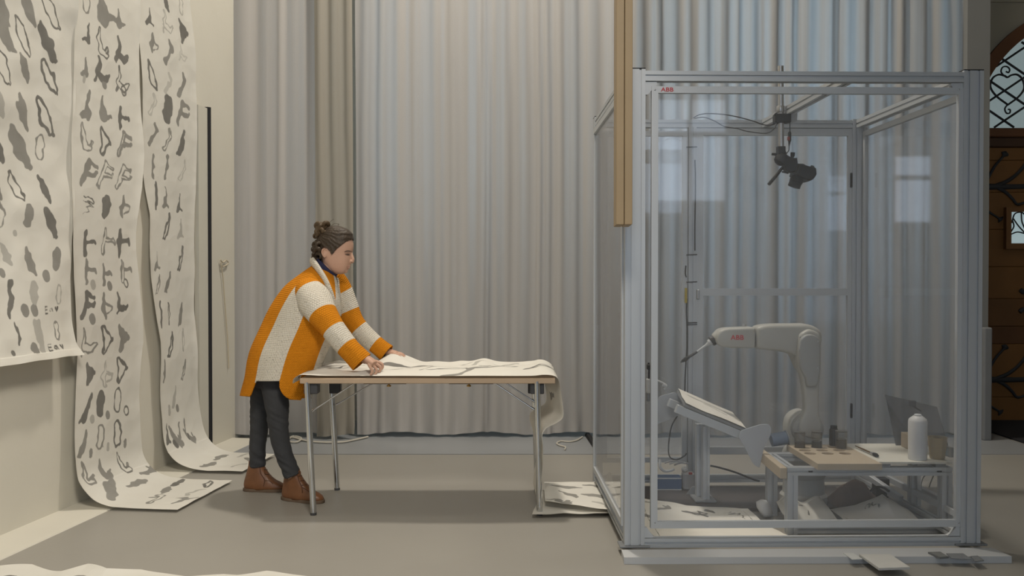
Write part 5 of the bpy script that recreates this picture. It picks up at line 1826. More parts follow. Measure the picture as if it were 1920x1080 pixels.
# small blue label beside it
root = thing('paint_brush', 'brush with brown handle lying across the tray and white board', 'paint brush', tuple(at(1630, 846, 4.75)))
ba_, bb_ = floor_at(1604, 836, zt3 + .008), floor_at(1633, 849, zt3 + .008)
be_ = floor_at(1647, 855, zt3 + .008)
tube('handle', [ba_, (ba_ + bb_) / 2, bb_], [.003, .0055, .005], principled('handle_brown', (.12, .075, .03), .4), root, seg=8)
tube('ferrule', [bb_, bb_ + (be_ - bb_) * .4], [.007, .0085], M_STEEL, root, seg=8)
tube('bristles', [bb_ + (be_ - bb_) * .4, bb_ + (be_ - bb_) * .7, be_], [.009, .011, .004], M_BLACK, root, seg=8)

# white bottle, cup, wooden block, tinted sheet
zbt = zbd + .0105
bq = at(1722, 860, 4.59)
root = thing('white_bottle', 'tall white plastic bottle on the white table board', 'bottle', (bq.x, 4.60, zbt))
rb = .0455
zsh = at(1722, 790, 4.6).z - zbt
lathe('body', [(rb * .96, 0), (rb, .006), (rb * .99, .04), (rb, .1), (rb, zsh), (rb * .93, zsh + .012), (rb * .55, zsh + .026), (rb * .5, zsh + .028)], (bq.x, 4.60, zbt), principled('white_plastic', (.58, .58, .58), .4, bump=.04, bscale=40), root, seg=28)
lathe('neck', [(rb * .40, zsh + .0285), (rb * .40, zsh + .034), (rb * .3, zsh + .037)], (bq.x, 4.60, zbt), M_WBOARD, root, seg=16)
cq = at(1759, 860, 4.61)
root = thing('beige_cup', 'beige cup of dark ink beside the white bottle', 'cup', (cq.x, 4.62, zbt))
zc1 = at(1759, 819, 4.62).z - zbt
lathe('cup_wall', [(.034, 0), (.036, .004), (.047, zc1), (.044, zc1), (.034, .008), (.03, .007)], (cq.x, 4.62, zbt), principled('beige_card', (.42, .34, .22), .6), root, seg=24)
lathe('ink', [(.035, .02), (.0425, zc1 - .012)], (cq.x, 4.62, zbt), M_BLACK, root, seg=20)
w0, w1 = at(1689, 838, 4.95), at(1708, 811, 4.95)
o = box('wooden_block', (w0.x, 4.86, zbt), (w1.x + .03, 4.95, zbt + (w1.z - w0.z)), M_TRAY, bevel=.002)
tag(o, 'pale wooden block behind the white bottle', 'block')
w0, w1 = at(1776, 862, 4.66), at(1785, 836, 4.66)
root = thing('phone', 'dark phone leaning at the end of the white table board by the cup', 'phone', (w0.x + .01, 4.68, zbt))
box('case', (w0.x, 4.64, zbt), (w1.x, 4.76, zbt + .05), M_HOLDER, root, bevel=.003)
box('screen', (w0.x - .0015, 4.645, zbt + .004), (w0.x - .0005, 4.755, zbt + .046), principled('screen_blue', (.12, .2, .26), .1), root)
M_TINT = glass_mat('smoked_acrylic', (0.47, 0.46, 0.46), 0.04, 0.06, 0.05)
root = thing('smoked_sheet', 'smoked transparent sheet leaning behind the white bottle', 'acrylic sheet', tuple(at(1720, 845, 5.0)))
c = [at(1680, 846, 4.97), at(1778, 846, 4.97), at(1757, 763, 5.22), at(1660, 740, 5.26)]
c[0].z = c[1].z = zbt + .001
nn = (c[1] - c[0]).cross(c[3] - c[0]).normalized()
vs = list(c) + [p - nn * .005 for p in c]
mesh('sheet', vs, [(0, 1, 2, 3), (4, 7, 6, 5), (0, 4, 5, 1), (1, 5, 6, 2), (2, 6, 7, 3), (3, 7, 4, 0)], M_TINT, root)
kq = at(1707, 755, 5.14)
box('clip', (kq.x - .016, 5.10, kq.z - .016), (kq.x + .016, 5.13, kq.z + .016), M_HOLDER, root, bevel=.003)
tube('clip_arm', [at(1712, 761, 5.12), at(1727, 771, 5.12)], .005, M_HOLDER, root, seg=6)

# ---------------------------------------------------------------- floor of the enclosure
M_DPLATE = principled('dark_base_plate', (0.075, 0.065, 0.062), 0.45, spec=0.4, nscale=5, namount=0.3)
a, b = floor_at(1232, 945), floor_at(1640, 962)
o = box('base_plate', (0.62, 4.97, 0.0), (1.95, 5.48, 0.020), M_DPLATE, bevel=.003)
tag(o, 'dark stained base plate under the robot and easel', 'plate')
p0, p1 = at(1228, 923, 5.40), at(1277, 903, 5.40)
root = thing('blue_box', 'small blue box with white edges on the base plate near the front post', 'box', ((p0.x + p1.x) / 2, 5.42, .0205))
box('carton', (p0.x, 5.38, .0205), (p1.x, 5.47, .0205 + .075), principled('blue_card', (.035, .085, .19), .6), root, bevel=.002)
box('label_edge', (p0.x, 5.3785, .021), (p1.x, 5.3795, .028), M_WBOARD, root)
box('label_edge', (p0.x, 5.3785, .088), (p1.x, 5.3795, .0955), M_WBOARD, root)
# power strips, plug, coil behind the easel post
M_GB = principled('grey_plastic', (.30, .30, .31), .5)
p0 = floor_at(1240, 876, .0)


def gcable(pts, r, mat, label, cat='cable'):
    o = tube('cable', catmull(pts, 5), r, mat, seg=6)
    tag(o, label, cat)


gcable([at(1270, 780, 5.45), at(1259, 800, 5.45), at(1254, 830, 5.45), at(1255, 855, 5.42), at(1268, 862, 5.40), at(1283, 855, 5.42), at(1287, 850, 5.42)], .004, M_CABK, 'thin black cable drooping from the easel behind the front panel')
gcable([at(1237, 862, 5.43), at(1238, 876, 5.40), at(1247, 883, 5.40), at(1258, 882, 5.40), at(1264, 879, 5.40)], .009, M_WBOARD, 'thick white curved cable above the blue box')
gcable([at(1332, 873, 5.40), at(1350, 877, 5.38), at(1380, 886, 5.38), at(1410, 898, 5.36), at(1424, 902, 5.36)], .006, M_CABK, 'black cable running along the floor behind the easel')
root = thing('power_strip', 'grey power strip with a white plug behind the easel post', 'power strip', tuple(at(1285, 880, 5.40)))
a, b = at(1280, 890, 5.40), at(1303, 872, 5.40)
box('housing', (a.x, 5.38, .021), (b.x, 5.45, .021 + .1), M_GB, root, bevel=.008)
q = at(1284, 880, 5.37)
lathe('plug', [(.02, 0), (.018, .012), (.008, .03)], (q.x, 5.378, q.z), M_WBOARD, root, seg=12, M=UP)
q = at(1295, 888, 5.37)
box('switch', (q.x - .01, 5.372, q.z - .006), (q.x + .01, 5.3795, q.z + .006), principled('red_switch', (.35, .03, .03), .4), root)
for i in range(3):
    cpts = [at(1246 + 9 * i, 868 + 2 * i, 5.36), at(1262 + 7 * i, 864 + 2 * i, 5.36), at(1282 + 4 * i, 867 + i, 5.36)]
    tube('lead', catmull(cpts, 5), .005, M_GB if i != 1 else M_WBOARD, root, seg=6)

# painted papers on the enclosure floor
gl = [(.16, .10, .12, rot_strokes(G['boot'], 1.8), FI, M_), (.12, .33, .1, rot_strokes(G['leaf'], 1.0), FI, D_), (.34, .12, .14, rot_strokes(G['swan'], 1.2), OU, D_), (.43, .08, .07, rot_strokes(G['blob'], 1.0), FI, D_),
      (.56, .12, .13, rot_strokes(G['squig'], .8), OU, D_), (.05, .2, .1, rot_strokes(G['leaf'], 1.0), FI, M_)]
a, b = floor_at(1214, 1008), floor_at(1472, 1008)
sheet('painted_paper_sheet', [(a.x, 4.40, .008), (b.x, 4.40, .008), (1.29, 4.93, .01), (.64, 4.95, .02)], 110, 70,
      lambda A_, B_: .05 * np.clip((B_ - .55) / .45, 0, 1) * np.clip(1 - A_ * 2.2, 0, 1) + .012 * np.clip((B_ - .7) / .3, 0, 1), gl, 401, 'painted white paper covering the enclosure floor behind the front panel', .008, M_PAPERW)
gl = [(.1, .1, .14, rot_strokes(G['squig'], .6), OU, D_), (.35, .14, .2, rot_strokes(G['blob'], 1.3), FI, D_)]
sheet('painted_paper_sheet', [(1.42, 4.60, .006), (1.66, 4.60, .006), (1.64, 4.86, .05), (1.40, 4.86, .05)], 60, 50, lambda A_, B_: .04 * np.sin(A_ * 5) ** 2 * B_, gl, 411, 'crumpled sheet under the tray end of the profile table', .015)
gl = [(.1, .26, .3, rot_strokes(G['blob'], 1.5), FI, .8), (.2, .07, .08, rot_strokes(G['squig'], 1.2), OU, D_), (.38, .22, .1, rot_strokes(G['leaf'], 1.0), FI, .4)]
sheet('painted_paper_sheet', [(1.70, 4.60, .006), (2.08, 4.60, .006), (2.06, 4.84, .045), (1.69, 4.84, .03)], 70, 50,
      lambda A_, B_: .055 * np.clip(1 - np.abs(A_ - .72) / .35, 0, 1) * np.clip(B_ * 2.0 - .3, 0, 1), gl, 421, 'folded white painted paper rising under the profile table', .015, M_PAPERW)

# things stored under the profile table
o = tag(box('black_box', (2.045, 5.10, .0205), (2.12, 5.17, .15), M_CAMBODY, bevel=.004), 'small black box standing under the profile table', 'box')
XB = [o]
tag(bar('profile_offcut', at(1622, 889, 5.15), at(1690, 935, 4.90), .03, .03, M_ALUF), 'aluminium offcut lying diagonally under the white table board', 'profile')
tag(bar('cable_trunking', at(1722, 913, 5.05), at(1770, 938, 4.86), .03, .02, M_WBOARD), 'white cable trunking leaning under the corner of the profile table', 'trunking')
gcable([at(1721, 956, 5.0), at(1725, 930, 5.0), at(1728, 905, 5.0), at(1733, 893, 5.0), at(1745, 884, 4.93), at(1750, 876, 4.91)], .003, M_CABK, 'thin black cable looping under the corner by the white trunking')
gcable([at(1754, 875, 4.91), at(1750, 892, 4.94), at(1746, 902, 4.97), at(1742, 914, 4.97)], .003, M_CABK, 'short black lead hanging under the white table board')
gcable([at(1632, 921, 4.96), at(1640, 914, 4.95), at(1655, 914, 4.95), at(1668, 922, 4.93)], .006, M_CABK, 'short black cable over the brown rag')
# brown rag heap
a_, b_ = np.meshgrid(np.linspace(0, 1, 40), np.linspace(0, 1, 30))
hgt = .10 * np.clip(1 - ((a_ - .5) / .5) ** 2, 0, 1) * np.clip(1 - ((b_ - .5) / .5) ** 2, 0, 1) + .02 * (1 + vnoise(a_, b_, 6, 71)) * np.clip(4 * np.minimum(np.minimum(a_, 1 - a_), np.minimum(b_, 1 - b_)), 0, 1)
vs = [Vector((1.78 + .27 * a_[j, i], 4.98 + .2 * b_[j, i], .021 + hgt[j, i])) for j in range(30) for i in range(40)]
fs = [(j * 40 + i, j * 40 + i + 1, j * 40 + 41 + i, j * 40 + 40 + i) for j in range(29) for i in range(39)]
tag(mesh('rag', vs, fs, principled('brown_cloth', (.16, .12, .10), .9, nscale=14, namount=.25), None, True, True), 'brown stained rag heaped under the profile table', 'rag')
# pale cloth bag by the back leg
a_, b_ = np.meshgrid(np.linspace(0, 1, 24), np.linspace(0, 1, 24))
vs, fs = lathe_geo([(.02, 0), (.036, .015), (.038, .045), (.03, .07), (.015, .085)], (1.345, 4.84, .012), 16)
vs = [v + Vector((.012 * math.sin(v.z * 60), .010 * math.cos(v.z * 45 + v.x * 40), 0)) for v in vs]
tag(mesh('plastic_bag', vs, fs, principled('bag_white', (.5, .5, .5), .4), None, True, True), 'small crumpled white bag beside the table leg in the enclosure', 'bag')
# clip screw clutter
# ---------------------------------------------------------------- the person
from mathutils.bvhtree import BVHTree

YP0 = 5.30


def knit(name, col, fleck=0.0):
    m = bpy.data.materials.new(name)
    m.use_nodes = True
    nt = m.node_tree
    b = nt.nodes['Principled BSDF']
    b.inputs['Roughness'].default_value = 0.95
    b.inputs['Specular IOR Level'].default_value = 0.1
    uv = nt.nodes.new('ShaderNodeUVMap')
    uv.uv_map = 'UVMap'
    # crochet: rows of rounded stitches, every other row shifted by half a stitch
    sp = nt.nodes.new('ShaderNodeSeparateXYZ')
    nt.links.new(uv.outputs[0], sp.inputs[0])

    def mth(op, a, b_=None):
        n = nt.nodes.new('ShaderNodeMath')
        n.operation = op
        for s_, v_ in ((0, a), (1, b_)):
            if v_ is None:
                continue
            if isinstance(v_, (int, float)):
                n.inputs[s_].default_value = v_
            else:
                nt.links.new(v_, n.inputs[s_])
        return n.outputs[0]
    row = mth('DIVIDE', sp.outputs['Y'], 0.0115)
    st_ = mth('ADD', mth('DIVIDE', sp.outputs['X'], 0.0105), mth('MULTIPLY', mth('FLOOR', row), 0.5))
    hu = mth('POWER', mth('ABSOLUTE', mth('SINE', mth('MULTIPLY', st_, math.pi))), 0.7)
    hv = mth('POWER', mth('ABSOLUTE', mth('SINE', mth('MULTIPLY', row, math.pi))), 0.7)
    hgt = mth('MULTIPLY', hu, hv)
    bp = nt.nodes.new('ShaderNodeBump')
    bp.inputs['Strength'].default_value = 0.75
    bp.inputs['Distance'].default_value = 0.0045
    nt.links.new(hgt, bp.inputs['Height'])
    nt.links.new(bp.outputs['Normal'], b.inputs['Normal'])
    tc = nt.nodes.new('ShaderNodeTexCoord')
    nz = nt.nodes.new('ShaderNodeTexNoise')
    nz.inputs['Scale'].default_value = 150 if fleck else 30
    nt.links.new(tc.outputs['Object'], nz.inputs['Vector'])
    mx = nt.nodes.new('ShaderNodeMix')
    mx.data_type = 'RGBA'
    if fleck:
        rp_ = nt.nodes.new('ShaderNodeMapRange')
        rp_.inputs['From Min'].default_value = 0.60
        rp_.inputs['From Max'].default_value = 0.72
        nt.links.new(nz.outputs['Fac'], rp_.inputs['Value'])
        nt.links.new(rp_.outputs[0], mx.inputs['Factor'])
        mx.inputs['A'].default_value = (*col, 1)
        mx.inputs['B'].default_value = (*[c * (1 - fleck) for c in col], 1)
    else:
        nt.links.new(nz.outputs['Fac'], mx.inputs['Factor'])
        mx.inputs['A'].default_value = (*[c * .88 for c in col], 1)
        mx.inputs['B'].default_value = (*[min(1, c * 1.12) for c in col], 1)
    nt.links.new(mx.outputs['Result'], b.inputs['Base Color'])
    return m


M_KO = knit('orange_crochet', (0.60, 0.215, 0.012))
M_KW = knit('cream_crochet', (0.66, 0.61, 0.52), 0.55)
M_SKIN = principled('skin', (0.52, 0.315, 0.225), 0.55, spec=0.3, nscale=20, namount=0.06)
M_HAIR = principled('dark_brown_hair', (0.045, 0.030, 0.018), 0.5, spec=0.35, nscale=60, namount=0.45, bump=0.5, bscale=90)
M_HAIR2 = principled('brown_curls', (0.085, 0.055, 0.028), 0.5, spec=0.35, nscale=50, namount=0.4, bump=0.5, bscale=110)
M_NAVY = principled('navy_jersey', (0.022, 0.025, 0.065), 0.85, nscale=20)
M_JEAN = principled('charcoal_denim', (0.042, 0.043, 0.046), 0.85, nscale=14, namount=0.25, bump=0.35, bscale=16)
M_BOOT = principled('tan_leather', (0.17, 0.072, 0.030), 0.42, spec=0.4, nscale=16, namount=0.35, bump=0.15, bscale=50)
M_SOLE = principled('worn_sole', (0.13, 0.09, 0.06), 0.8, nscale=20, namount=0.2)
M_LIP = principled('lip', (0.42, 0.20, 0.155), 0.5)
M_BROW = principled('brow_hair', (0.085, 0.055, 0.04), 0.8)

per = thing('person', 'person in an orange and cream striped cardigan leaning over the table, hands on the paper', 'person', (at(520, 930, YP0).x, YP0, 0))


def limb(pts, n=5, seg=14):
    """pts rows (px, py, Y, r) or (px, py, Y, ry, rz)"""
    P = catmull([at(p[0], p[1], p[2]) for p in pts], n)
    A = catmull([Vector((p[3], p[4] if len(p) > 4 else p[3], 0)) for p in pts], n)
    return tube_geo(P, [(max(.002, a.x), max(.002, a.y)) for a in A], seg)


# head: horizontal rings (y, face x, back x, half width in px)
HEAD = [(427.5, 632, 622, 5), (429, 640, 616, 10), (432, 648, 609, 15), (437, 655, 604, 19.5), (443, 659.5, 600, 22.5), (451, 661.5, 598, 24.3), (458, 663, 597, 25), (465, 662.8, 597, 25), (470, 662, 598, 24.7),
        (475, 660, 599, 24.2), (481, 659.8, 601, 23.6), (488, 659.3, 604, 22.6), (493, 657.8, 606, 21.8), (497, 656.5, 609, 21), (500, 655.6, 611, 20.4), (503.5, 654, 614, 19.4), (508, 652, 619, 17), (511.5, 648.5, 625, 13.5), (514, 643, 630, 8)]
HW = 318.0
HYAW = R(7)


def head_pt(y, ph, grow=0.0, gw=0.0):
    f, b, w = interp(HEAD, y)
    f += grow
    b -= grow
    w = w / HW + gw
    # widest point lies behind the middle
    m = b + (f - b) * 0.45
    c, s = math.cos(ph), math.sin(ph)
    if c > 0:
        x = m + (f - m) * (abs(c) ** 0.85)
    else:
        x = m - (m - b) * (abs(c) ** 0.95)
    yy = w * math.copysign(abs(s) ** 0.9, s)
    return x, yy


def head_world(x, y, dy):
    # small turn of the head towards the viewer
    p = at(x, y, YP0)
    c0 = at(625, y, YP0)
    d = p - c0 + Vector((0, dy, 0))
    return c0 + Matrix.Rotation(-HYAW, 3, 'Z') @ d


def ring_head(y, grow=0, gw=0, n=40):
    out = []
    for k in range(n):
        x, dy = head_pt(y, 2 * math.pi * k / n, grow, gw)
        out.append(head_world(x, y, dy))
    return out


ys = [427.5 + (514 - 427.5) * i / 40 for i in range(41)]
geos = [loft_geo([ring_head(y) for y in ys])]


def hw(x, y, dy):
    return head_world(x, y, dy)


def blob(c, rx, ry, rz, n=10, rot=None):
    vs, fs = [], []
    rings = []
    for i in range(n + 1):
        a = math.pi * (i + 0.02) / (n + 0.04)
        r = []
        for k in range(2 * n):
            b = math.pi * k / n
            v = Vector((rx * math.sin(a) * math.cos(b), ry * math.sin(a) * math.sin(b), rz * math.cos(a)))
            if rot is not None:
                v = rot @ v
            r.append(c + v)
        rings.append(r)
    return loft_geo(rings)


# nose
geos.append(tube_geo([hw(659.5, 474.5, 0), hw(661.2, 480, 0), hw(662.8, 486, 0), hw(662.3, 490.5, 0), hw(658, 493.5, 0)], [(.007, .006), (.0085, .008), (.0125, .0095), (.0145, .0095), (.010, .006)], 12))
for s in (-1, 1):
    geos.append(blob(hw(659.5, 490, s * .012), .0095, .007, .008))
    # brow ridge and cheek
    geos.append(tube_geo([hw(659.5, 471, s * .012), hw(657.5, 470, s * .034), hw(652, 472, s * .050)], [.006, .0065, .005], 8))
    # ear
    e = hw(616.5, 475, s * .0755)
    geos.append(blob(e, .012, .006, .023, rot=Matrix.Rotation(R(-14), 3, 'Y')))
    arc = [hw(620, 470, s * .077), hw(617.5, 467.5, s * .083), hw(613.5, 469, s * .087), hw(612.3, 474.5, s * .087), hw(614.5, 480.5, s * .082), hw(617.5, 483.5, s * .077)]
    geos.append(tube_geo(catmull(arc, 4), .0042, 8))
# lips and chin
geos.append(tube_geo([hw(654.0, 499, -.022), hw(657.0, 498, 0), hw(654.0, 499, .022)], [.003, .0058, .003], 8))
geos.append(tube_geo([hw(653.0, 502, -.019), hw(655.6, 502.4, 0), hw(653.0, 502, .019)], [.003, .0058, .003], 8))
geos.append(blob(hw(648.5, 508.5, 0), .014, .019, .012))
# neck and trunk (under the clothes)
geos.append(limb([(603, 530, YP0, .075, .06), (611, 512, YP0, .058, .055), (620, 497, YP0, .054, .052), (627, 482, YP0, .05, .05)]))
geos.append(limb([(618, 514, YP0, .05), (608, 524, YP0, .13, .07), (592, 552, YP0, .16, .11), (562, 600, YP0, .145, .11), (528, 650, YP0, .15, .12), (508, 690, YP0, .15, .12)]))
# arms
geos.append(limb([(592, 540, 5.15, .05), (600, 575, 5.09, .048), (624, 616, 5.03, .042), (652, 650, 4.99, .036), (678, 669, 4.972, .027), (688, 675, 4.965, .025)]))
geos.append(limb([(628, 530, 5.42, .05), (652, 585, 5.45, .045), (675, 616, 5.455, .040), (704, 643, 5.45, .034), (727, 660, 5.445, .026), (735, 663, 5.443, .025)]))


def hand(palm, fingers, thumb):
    geos.append(limb(palm, 5, 14))
    for f in fingers:
        geos.append(limb([(x, y, Y, r) for (x, y, Y), r in zip(f, (.0098, .0092, .0086, .0078, .006))], 4, 10))
    geos.append(limb([(x, y, Y, r) for (x, y, Y), r in zip(thumb, (.014, .012, .010, .0085, .006))], 4, 10))


# near hand: knuckles up, fingers curled down over the paper edge
hand([(680, 668, 4.968, .027, .022), (687, 673, 4.958, .033, .024), (697, 679, 4.945, .041, .022), (704, 683, 4.937, .040, .017)],
     [[(699, 676.5, 4.968), (709.5, 679, 4.972), (716.5, 683, 4.972), (717.5, 688.5, 4.970), (715, 693, 4.968)],
      [(698, 679, 4.948), (706.5, 683, 4.949), (713, 688.5, 4.948), (712.5, 694.5, 4.946), (709, 698.5, 4.944)],
      [(695, 681, 4.930), (700.5, 686.5, 4.926), (706, 693, 4.924), (705, 699, 4.922), (701, 702.5, 4.921)],
      [(691, 682, 4.914), (694.5, 688.5, 4.905), (698, 695, 4.902), (697, 700, 4.900), (693.5, 703, 4.899)]],
     [(690, 676, 4.982), (698, 680, 4.998), (706, 685, 5.000), (712, 689, 4.996), (717, 690.5, 4.990)])
# far hand: flat behind the lifted paper
hand([(728, 660, 5.444, .026, .02), (734, 661.5, 5.440, .034, .02), (741, 662.5, 5.436, .040, .017), (745, 663.5, 5.434, .038, .014)],
     [[(741, 661.5, 5.462), (748, 662, 5.466), (754, 664.5, 5.466), (757, 668, 5.464), (757, 672, 5.462)],
      [(742, 662, 5.443), (750, 662.5, 5.444), (756, 665.5, 5.443), (759, 669.5, 5.441), (758.5, 674, 5.440)],
      [(742, 663, 5.424), (749, 664, 5.422), (755, 667.5, 5.420), (757, 672, 5.418), (756, 676, 5.417)],
      [(740, 664, 5.406), (746, 666, 5.401), (751, 670, 5.399), (752.5, 674, 5.398), (751, 677, 5.397)]],
     [(733, 661, 5.472), (738, 663, 5.490), (744, 667, 5.494), (750, 672, 5.492), (754, 675, 5.488)])
# legs and feet (inside jeans and boots)
LEG_R = [(512, 662, 5.225, .082), (511, 700, 5.22, .078), (519, 757, 5.20, .068), (522, 798, 5.20, .058), (527, 832, 5.20, .053), (536, 862, 5.20, .049), (544, 880, 5.203, .049), (548.5, 891, 5.205, .050)]
LEG_L = [(510, 662, 5.37, .080), (496, 700, 5.39, .074), (489, 757, 5.42, .064), (486, 800, 5.44, .054), (483, 838, 5.45, .049), (483, 858, 5.455, .047), (483, 875, 5.455, .047)]
for lg in (LEG_R, LEG_L):
    geos.append(limb([(a, b, c, r * .72) for a, b, c, r in lg]))
FR0, FR1 = floor_at(531, 936), floor_at(606, 943.5)
FL0, FL1 = floor_at(459, 920), floor_at(536, 921)
for a, b, ax in ((FR0, FR1, at(549, 894, 5.205)), (FL0, FL1, at(483, 878, 5.455))):
    d = (b - a)
    geos.append(tube_geo(catmull([ax + Vector((0, 0, .02)), a + d * .25 + Vector((0, 0, .07)), a + d * .5 + Vector((0, 0, .045)), a + d * .85 + Vector((0, 0, .032))], 4), [.03] * 4 + [.033] * 4 + [.03] * 4 + [.022], 10))
body = remesh('body', geos, 0.0032, M_SKIN, per, 2)

# eye sockets and the hollow of the ear pressed in
for s in (-1, 1):
    for cpt, rad, dep in ((hw(653.5, 476.5, s * .034), .0115, .0055), (hw(657.5, 476, s * .021), .008, .003), (hw(616.5, 474.5, s * .081), .009, .004)):
        q = XF[per].inverted() @ cpt
        inw = (XF[per].inverted() @ hw(630, 476, 0)) - q
        inw.normalize()
        for v in body.data.vertices:
            dd = (v.co - q).length
            if dd < rad * 2:
                v.co += inw * dep * math.exp(-(dd / rad) ** 2 * 1.6)


def bvh_of(o):
    M = XF[o] if o in XF else Matrix.Identity(4)
    return BVHTree.FromPolygons([M @ v.co for v in o.data.vertices], [tuple(p.vertices) for p in o.data.polygons])


XF[body] = XF[per].copy()
BV = bvh_of(body)


def surf(bv, x, y, out=0.001):
    d = (at(x, y, 5.0) - CAM).normalized()
    h = bv.ray_cast(CAM, d)
    if h[0] is None:
        return at(x, y, YP0 - .03)
    return h[0] - d * out


def surf_tube(name, bv, pxs, rad, mat, out=0.001, n=4, label=None):
    P = catmull([surf(bv, x, y, out) for x, y in pxs], n)
    m = len(P)
    rr = [rad * max(.25, math.sin(math.pi * (i + .6) / (m + .2)) ** .6) for i in range(m)]
    return tube(name, P, rr, mat, per, seg=6, label=label)


surf_tube('eyebrow', BV, [(645.5, 472.6), (649.5, 470.9), (654.5, 470.6), (659.8, 472.2)], .0032, M_BROW)
surf_tube('eyelash', BV, [(646.5, 476.6), (649.5, 477.6), (653, 478.2), (656.5, 477.8)], .0027, M_BROW)
surf_tube('eyelid', BV, [(646.5, 475.2), (650, 474.2), (653.5, 474.4), (656.5, 475.6)], .0016, principled('eyelid_skin', (.30, .17, .12), .6))
surf_tube('eye', BV, [(648.5, 476.9), (652, 477.0), (655, 477.0)], .0030, principled('eye_dark', (.10, .07, .055), .2), 0.0)
surf_tube('lips', BV, [(649.5, 500.4), (652.5, 499.4), (655.0, 499.0)], .0015, M_LIP, 0.0)
surf_tube('lips', BV, [(650.0, 501.6), (652.3, 502.4), (654.2, 502.4)], .0015, M_LIP, 0.0)
surf_tube('nostril', BV, [(658.2, 491.2), (660.2, 492.0)], .0014, M_BROW, 0.0)

# hair cap
POLY = [(666, 447), (657, 452), (650, 459), (641, 466.5), (634, 474.5), (630, 479.5), (627.5, 472), (622, 465.5), (614, 463.5), (608.5, 468), (606.5, 476), (607.5, 486), (609, 495), (590, 497), (580, 470), (590, 440), (604, 424), (625, 416), (650, 420), (664, 432)]


def inside(x, y, poly):
    c = False
    n = len(poly)
    for i in range(n):
        (x1, y1), (x2, y2) = poly[i - 1], poly[i]
        if (y1 > y) != (y2 > y) and x < (x2 - x1) * (y - y1) / (y2 - y1) + x1:
            c = not c
    return c


nr, nc = 130, 220
vs, keep = [], []
for i in range(nr):
    y = 423.5 + (494 - 423.5) * i / (nr - 1)
    yq = max(427.6, 427.5 + (y - 423.5) * (514 - 427.5) / (510 - 423.5))
    for k in range(nc):
        ph = 2 * math.pi * k / nc
        x0_, _ = head_pt(yq, ph)
        th_ = math.atan2(y - 436, x0_ - 600)
        strand = .55 * math.sin(th_ * 34 + 4 * mnoise.noise(Vector((x0_ * .06, y * .06, 2)))) + .5 * math.sin(th_ * 13 + 1) + 1.0 * mnoise.noise(Vector((th_ * 6, x0_ * .03, 4)))
        gback = 3.5 * max(0, -math.cos(ph)) * max(0, min(1, (y - 440) / 20))
        top = max(0, (433 - y) / 9)
        x, dy = head_pt(yq, ph, 1.3 + .75 * strand + gback - 3 * top * 0, .005 + .0022 * strand + .006 * max(0, min(1, (y - 440) / 25)))
        vs.append(head_world(x, y, dy))
        keep.append(inside(x - (1.5 if math.cos(ph) > .8 else 0), y, POLY))
fs = []
for i in range(nr - 1):
    for k in range(nc):
        k2 = (k + 1) % nc
        q = (i * nc + k, i * nc + k2, (i + 1) * nc + k2, (i + 1) * nc + k)
        if sum(keep[j] for j in q) >= 3:
            fs.append(q)
fs.append(tuple(range(nc)))
hair = mesh('hair', vs, fs, M_HAIR, per, True, True)
sd = hair.modifiers.new('thickness', 'SOLIDIFY')
sd.thickness = 0.006
sd.offset = -1
bm = bmesh.new()
bm.from_mesh(hair.data)
bmesh.ops.delete(bm, geom=[v for v in bm.verts if not v.link_faces], context='VERTS')
bm.to_mesh(hair.data)
bm.free()

# bun and curls
geos = []


def curl(cx_, cy_, r, th, tilt, dy=0.0, turns=1.15):
    P = []
    for k in range(22):
        a = 2 * math.pi * turns * k / 21 + tilt
        rr = r * (1 - .25 * k / 21)
        P.append(at(cx_ + rr * math.cos(a), cy_ + rr * math.sin(a) * .95, YP0 + dy + .02 * math.sin(a * .7 + tilt)))
    geos.append(tube_geo(P, [th * (.6 + .4 * math.sin(math.pi * (k + 1) / 23)) for k in range(22)], 8))


for a in [(597, 423, 5.2, .0135, .4, -.02), (611.5, 421.5, 5, .013, 2.0, -.02), (604, 426, 5.5, .012, 3.4, -.035), (597, 434, 5.2, .013, 4.6, -.02), (609, 431, 5, .013, 5.5, -.03), (602, 433, 4.5, .011, .2, -.04), (600, 426, 6, .012, 1.3, .03), (611, 428, 6, .012, 2.6, .03), (592, 442.5, 4, .008, .9, -.02)]:
    curl(*a)
geos.append(blob(at(604, 428.5, YP0), .040, .042, .040))
geos.append(blob(at(609, 436, YP0), .03, .035, .022))
remesh('hair_bun', geos, 0.003, M_HAIR2, per, 1)
geos = []
for a in [(592, 459, 5, .011, .5, -.045), (589.5, 468, 4.5, .011, 2.4, -.03), (590, 477, 4.2, .010, 3.8, -.04), (596, 470, 5, .012, 1.2, -.06), (598, 460, 5, .011, 2.2, -.06), (588, 483, 3.6, .006, 5, -.03), (597, 481, 6, .010, .2, -.05), (593, 466, 7, .010, 4.0, .02)]:
    curl(*a)
geos.append(blob(at(596, 468, YP0), .030, .062, .062))
remesh('hair_curls', geos, 0.003, M_HAIR, per, 1)
# loose hairs on top
for pts in ([(616, 420), (621, 414), (626, 411)], [(630, 425), (635, 422), (634, 419)], [(621, 423), (628, 419), (636, 421)]):
    tube('loose_hair', catmull([at(x, y, YP0 - .01) for x, y in pts], 4), .0011, M_HAIR2, per, seg=5)

